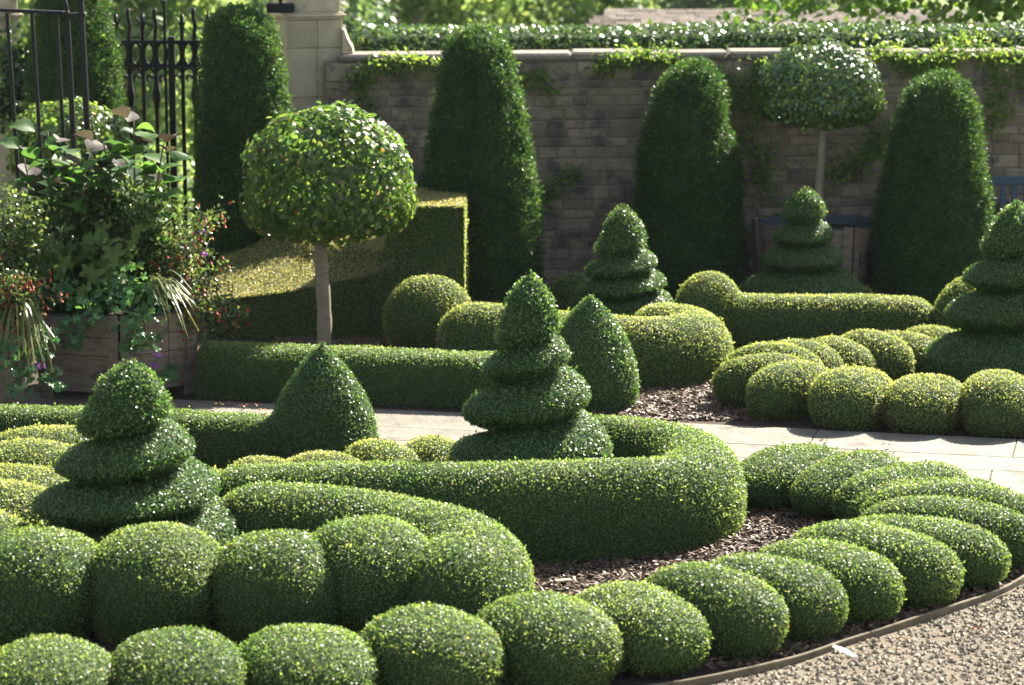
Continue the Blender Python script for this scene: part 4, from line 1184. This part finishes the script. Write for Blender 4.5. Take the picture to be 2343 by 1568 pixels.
# ------------------------------------------------------------------ creepers on the wall, ivy on the pillar
def creeper(path, label, n, L=.05, W=.012, mat='creeper', name='wall_creeper', yoff=-.08, spread=.07, Yfix=None, group='creepers on the stone wall'):
    n = int(n * 1.6)
    pts3 = []
    for x, y in path:
        Y = Yfix or 25.6
        for _ in range(3):
            Xw = Xat(x, Y, Zat(y, Y)); Y = Yfix or (wall_y(Xw) + yoff)
        pts3.append((Xw, Y, Zat(y, Y)))
    root = empty(name, pts3[0], label, 'climber', group)
    C = catmull(pts3, .04)
    ms = MB(); pipe(ms, C, .006, 5); ms.build('stems', 'stem', root)
    ml = MB(); i = rng.integers(0, len(C), n)
    P = C[i] + rng.normal(0, spread, (n, 3)) * np.array([1, .45, 1]); 
    P[:, 1] = np.minimum(P[:, 1], (Yfix + .1 if Yfix else 0) + (0 if Yfix else wall_y(P[:, 0]) - .035))
    over = (P[:, 2] > 2.20) & (Yfix is None)
    P[over, 1] -= .05
    leaves(ml, P, unit(rng.normal(size=(n, 3)) * .6 + np.array([0, -.6, .6])), L, W, (-.2, 1.0), mi=0, six=True)
    ml.build('foliage', mat, root)
creeper([(800, 190), (850, 165), (900, 150), (960, 148), (1000, 165)], 'creeper trailing along the wall top between the pillar and tallest yew', 260)
creeper([(815, 180), (838, 230), (850, 275), (868, 310)], 'thin creeper stem hanging down the wall beside the pillar', 130, spread=.05)
creeper([(1190, 185), (1230, 180), (1262, 200)], 'small creeper tuft on the wall right of the tallest yew', 110, spread=.05)
creeper([(1372, 160), (1410, 140), (1470, 128), (1520, 135), (1545, 150)], 'bright creeper on the wall top above the middle yew', 380, spread=.06)
creeper([(1236, 470), (1262, 440), (1290, 412), (1318, 388)], 'single diagonal creeper sprig low on the bare wall', 110, spread=.04)
creeper([(1650, 175), (1690, 220), (1715, 300), (1735, 370), (1750, 440)], 'creeper climbing the wall beside the middle yew, behind the planted lollipop tree', 420, spread=.10)
creeper([(1730, 150), (1735, 190), (1720, 240)], 'creeper shoots at the left side of the planted lollipop tree crown', 200, spread=.07)
creeper([(1900, 400), (1950, 380), (2000, 350), (2015, 300)], 'creeper on the wall behind the stem of the planted lollipop tree', 300, spread=.08)
creeper([(1985, 118), (2040, 120), (2080, 150), (2130, 150), (2180, 125)], 'bright creeper hanging over the coping above the yew beside the bench', 420, spread=.065)
creeper([(2140, 135), (2190, 105), (2240, 105), (2275, 150), (2290, 220), (2270, 290)], 'tallest yellow-green creeper, rising above the coping near the right edge', 520, spread=.075)
creeper([(2310, 130), (2345, 150), (2370, 200)], 'creeper at the right edge of the wall', 160, spread=.08)
creeper([(-10, 105), (20, 120), (45, 130), (60, 150), (30, 170), (60, 200), (20, 215), (5, 250), (50, 260)], 'dark ivy covering the low part of the left pillar', 900, L=.055, W=.024, mat='ivy', name='ivy', spread=.10, Yfix=25.25, group='ivy on the gate pillar')

# ------------------------------------------------------------------ small litter
def scrap():
    x, y = G(1932, 1506); mb = MB()
    V = np.array([[-.09, .035, .014], [-.03, .02, .012], [.03, .0, .016], [.10, -.045, .018], [.075, -.055, .014], [.05, -.045, .02], [.01, -.035, .014], [-.04, -.01, .018], [-.10, .02, .012]])
    V[:, 2] += (V[:, 1] + .06) * .9; V[:, 1] *= 1.4
    V = V * np.array([.62, .62, .62]); V2 = V + np.array([0, 0, .003])
    k = len(V); V = np.vstack([V, V2]) + np.array([x, y, 0])
    mb.add(V, np.array([[i, (i + 1) % k, k + (i + 1) % k, k + i] for i in range(k)]))
    mb.f.append((np.array([[k + i for i in range(k)]], dtype=np.int32), 0))
    tag(mb.build('paper_scrap', 'paper'), 'torn white paper scrap lying on the gravel beside the edging', 'litter')
scrap()
def wood_piece():
    x, y = G(1288, 1336); mb = MB()
    c, s = math.cos(.25), math.sin(.25)
    def fn(V):
        a, b = V[:, 0].copy(), V[:, 1].copy(); V[:, 0] = x + a * c - b * s; V[:, 1] = y + a * s + b * c; V[:, 2] += .012; return V
    cbox(mb, -.05, .05, -.018, .018, .0, .014, .005, 0, fn)
    tag(mb.build('stone_chip', 'limestone'), 'pale flat chip of stone lying on the mulch by the hook hedge', 'stone')
wood_piece()
for px, py, lab in [(2240, 1432, 'curled brown leaf on the gravel at the foot of the edging, nearest the right edge'),
                    (2070, 1455, 'rust-brown leaf against the edging beside the gravel'),
                    (1888, 1012, 'dark curled leaf on the sunlit flagstones'),
                    (2025, 1022, 'brown leaf litter on the sunlit flagstones near the round domes'),
                    *[(q, w, 'small red-brown leaf among several on the shaded flagstones beside the flower planter') for q, w in ((500, 926), (527, 922), (556, 931), (585, 928), (603, 940))],
                    (1655, 1225, 'orange-brown leaf on the mulch beside the hook hedge'),
                    (1865, 1185, 'reddish leaf on the mulch under the thin box lobes')]:
    x, y = G(px, py, .03); mb = MB(); a = random.uniform(0, 6.28)
    zb = .040 if py < 1030 else .016
    for k in range(3):
        aa = a + k * 2.0
        bigleaf(mb, (x + .012 * math.cos(aa), y + .012 * math.sin(aa), zb), (math.cos(aa), math.sin(aa), .35), .038, .013, 0, droop=.5, roll=.5)
    tag(mb.build('fallen_leaf', 'deadleaf'), lab, 'fallen leaf', 'fallen leaves')

# ------------------------------------------------------------------ beyond the wall
def far_tree(name, cx, cy, zg, crown, n, mat, label, L=.20, W=.075, group='trees beyond the wall', trunk_r=.16, clumps=26):
    """crown: (rx, ry, z0, z1); leaf clumps spread through the volume"""
    rx, ry, z0, z1 = crown
    root = empty(name, (cx, cy, zg), label, 'tree', group)
    ms = MB(); zz = np.linspace(zg, (z0 + z1) / 2, 10)
    pipe(ms, np.stack([cx + .1 * np.sin(zz), cy + .1 * np.cos(zz), zz], 1), np.linspace(trunk_r, trunk_r * .4, 10), 8)
    ml = MB()
    zc, hz = (z0 + z1) / 2, (z1 - z0) / 2
    d = unit(rng.normal(size=(clumps, 3))); q = rng.uniform(.35, .95, clumps)[:, None]
    cc = np.array([cx, cy, zc]) + d * q * np.array([rx, ry, hz])
    for c in cc[:10]:
        pipe(ms, catmull([(cx, cy, zc - hz * .4), (np.array([cx, cy, zc]) + c) / 2, c], .4), np.linspace(trunk_r * .35, trunk_r * .08, len(catmull([(cx, cy, zc - hz * .4), (np.array([cx, cy, zc]) + c) / 2, c], .4))), 5)
    ms.build('trunk', 'bark', root, smooth=True)
    i = rng.integers(0, clumps, n); s = rng.uniform(.22, .42, clumps)[i][:, None]
    o = unit(rng.normal(size=(n, 3))) * rng.uniform(.5, 1, n)[:, None]
    P = cc[i] + o * s * np.array([rx, ry, hz])
    k = P[:, 2] > zg + .2
    leaves(ml, P[k], unit(o[k] + np.array([0, 0, .4])), L, W, (-.3, .8), mi=0)
    ml.build('crown', mat, root)
far_tree('far_tree', -7.0, 44, -3.2, (2.6, 2.2, -3.0, 4.2), 11000, 'far1', 'yellow-green tree seen through the iron gate, left part')
far_tree('far_tree', -4.6, 50, -4.0, (2.2, 2.2, -3.4, 3.2), 9000, 'far2', 'soft green tree seen through the iron gate beside the rounded yew')
far_tree('far_tree', -2.6, 58, -4.2, (3.0, 2.5, -2.5, 4.6), 11000, 'far1', 'bright yellow-green tree beyond the wall next to the gate pillar')
far_tree('far_tree', 1.2, 62, -4.2, (3.2, 2.6, -2.5, 4.6), 11000, 'far1', 'yellow-green tree beyond the wall above the tallest yew')
far_tree('far_tree', 5.2, 78, -4.2, (3.6, 2.8, -2.5, 5.2), 10000, 'far2', 'hazy green tree beyond the wall above the stone roofs')
far_tree('far_tree', -1.0, 84, -4.2, (4.2, 3.0, -2.5, 5.4), 9000, 'far2', 'darker green tree far beyond the wall behind the yellow-green ones')
far_tree('far_tree', 9.5, 86, -4.2, (4.2, 3.0, -2.5, 5.4), 9000, 'far2', 'hazy green tree far beyond the wall behind the overhanging branches')
far_tree('far_bush', -5.9, 36, -1.2, (1.5, 1.3, -1.3, .55), 6000, 'far1', 'sunlit bush low behind the iron gate', L=.12, W=.05, group='bushes beyond the gate', trunk_r=.05)
far_tree('far_bush', -8.0, 56, -4.4, (4.0, 2.0, -4.4, .5), 8000, 'far2', 'dark green bush behind the lower bars of the iron gate', L=.16, W=.06, group='bushes beyond the gate', trunk_r=.08)
def lime_tree():
    root = empty('broad_leaved_tree', (7.4, 31.5, -.1), 'broad-leaved tree whose leafy branches hang into the top right corner', 'tree')
    ms, ml = MB(), MB()
    zz = np.linspace(-.3, 4.2, 12); pipe(ms, np.stack([7.4 + .05 * zz, np.full(12, 31.5), zz], 1), np.linspace(.2, .12, 12), 10)
    ms.build('trunk', 'bark', root, smooth=True)
    mb = MB()
    br = [(5.8, 30.8, 2.9), (6.3, 30.6, 2.7), (5.2, 30.9, 2.8), (5.5, 30.2, 2.75), (6.0, 29.6, 2.8), (2.35, 29.6, 2.60), (2.9, 29.8, 2.5), (3.4, 29.4, 2.62), (3.9, 29.9, 2.55), (4.4, 29.5, 2.5), (4.9, 29.6, 2.6), (5.3, 29.9, 2.5), (5.6, 29.5, 2.65), (4.2, 30.3, 2.75), (5.0, 30.4, 2.7), (3.1, 30.4, 2.85), (6.0, 30, 2.6), (3.0, 29.5, 2.85), (4.6, 29.4, 2.85), (5.4, 29.4, 2.9), (6.2, 29.8, 3.0), (3.8, 29.6, 2.95)]
    for e in br:
        e = np.array(e) - np.array([0, 0, .22])
        P = catmull([(7.4, 31.5, 3.0 + random.random()), (np.array([7.4, 31.5, 4.0]) * .5 + e * .5) + np.array([0, 0, .25]), e + np.array([.25, .05, .12]), e], .1)
        pipe(mb, P, np.linspace(.05, .008, len(P)), 6)
        n = 210
        i = rng.integers(int(len(P) * .4), len(P), n)
        Q = P[i] + rng.normal(0, 1, (n, 3)) * np.array([.26, .2, .15])
        leaves(ml, Q, unit(rng.normal(size=(n, 3)) * .5 + np.array([0, -.7, .5])), .115, .042, (-.3, .5), fold=.2, mi=0, six=True, up=-.4)
    mb.build('branches', 'bark', root, smooth=True); ml.build('crown', 'lime', root)
lime_tree()
def outbuilding(x0, x1, y0, y1, zg, ze, zr, label, hip=.0):
    root = empty('outbuilding', ((x0 + x1) / 2, (y0 + y1) / 2, zg), label, 'building', 'stone buildings beyond the hedge')
    mb = MB(); box(mb, x0 + .12, x1 - .12, y0 + .12, y1 - .12, zg - .3, ze); mb.build('wall', 'wallstone', root)
    mb = MB(); ym = (y0 + y1) / 2
    nr, nc = 14, max(4, int((x1 - x0) / .22))
    for sgn, ya in ((1, y0), (-1, y1)):
        for i in range(nr):
            f0, f1 = i / nr, (i + 1.15) / nr
            w = hip * (x1 - x0) / 2
            a0 = x0 + w * f0; a1 = x1 - w * f0; xa = a0
            u0, u1 = ya + (ym - ya) * f0, ya + (ym - ya) * min(f1, 1)
            za, zb = ze + (zr - ze) * f0, ze + (zr - ze) * min(f1, 1)
            while xa < a1 - .02:
                xb = min(a1, xa + random.uniform(.14, .38)); q = random.uniform(0, .02)
                V = np.array([[xa + .006, u0, za], [xb - .006, u0, za], [xb - .006, u1, zb], [xa + .006, u1, zb]])
                V = np.vstack([V + np.array([0, 0, .01 + q]), V + np.array([0, 0, .045 + q])])
                mb.add(V, BOXF); xa = xb
    mb.build('roof', 'roofstone', root)
outbuilding(.35, 2.25, 38, 42, -2.6, 1.0, Zat(44, 40), 'small stone roof tip showing just above the hedge', hip=.95)
outbuilding(1.25, 7.6, 41.5, 46, -3.0, 1.3, Zat(30, 43.5), 'long low stone-slated roof beyond the hedge under the overhanging branches', hip=.08)
# ------------------------------------------------------------------ summer haze over the valley
def haze():
    m = bpy.data.materials.new('haze_air'); m.use_nodes = True; nt = m.node_tree
    for n in list(nt.nodes): nt.nodes.remove(n)
    out = nt.nodes.new('ShaderNodeOutputMaterial'); v = nt.nodes.new('ShaderNodeVolumePrincipled')
    v.inputs['Color'].default_value = (.80, .92, 1.0, 1); v.inputs['Density'].default_value = HAZE; v.inputs['Anisotropy'].default_value = .0
    nt.links.new(v.outputs[0], out.inputs['Volume'])
    M['haze'] = m
    mb = MB(); box(mb, -60, 60, -6, 140, -6, 8)
    tag(mb.build('haze', 'haze'), kind='stuff')
HAZE = .00014
haze()
print('LEAVES', NLEAF[0])
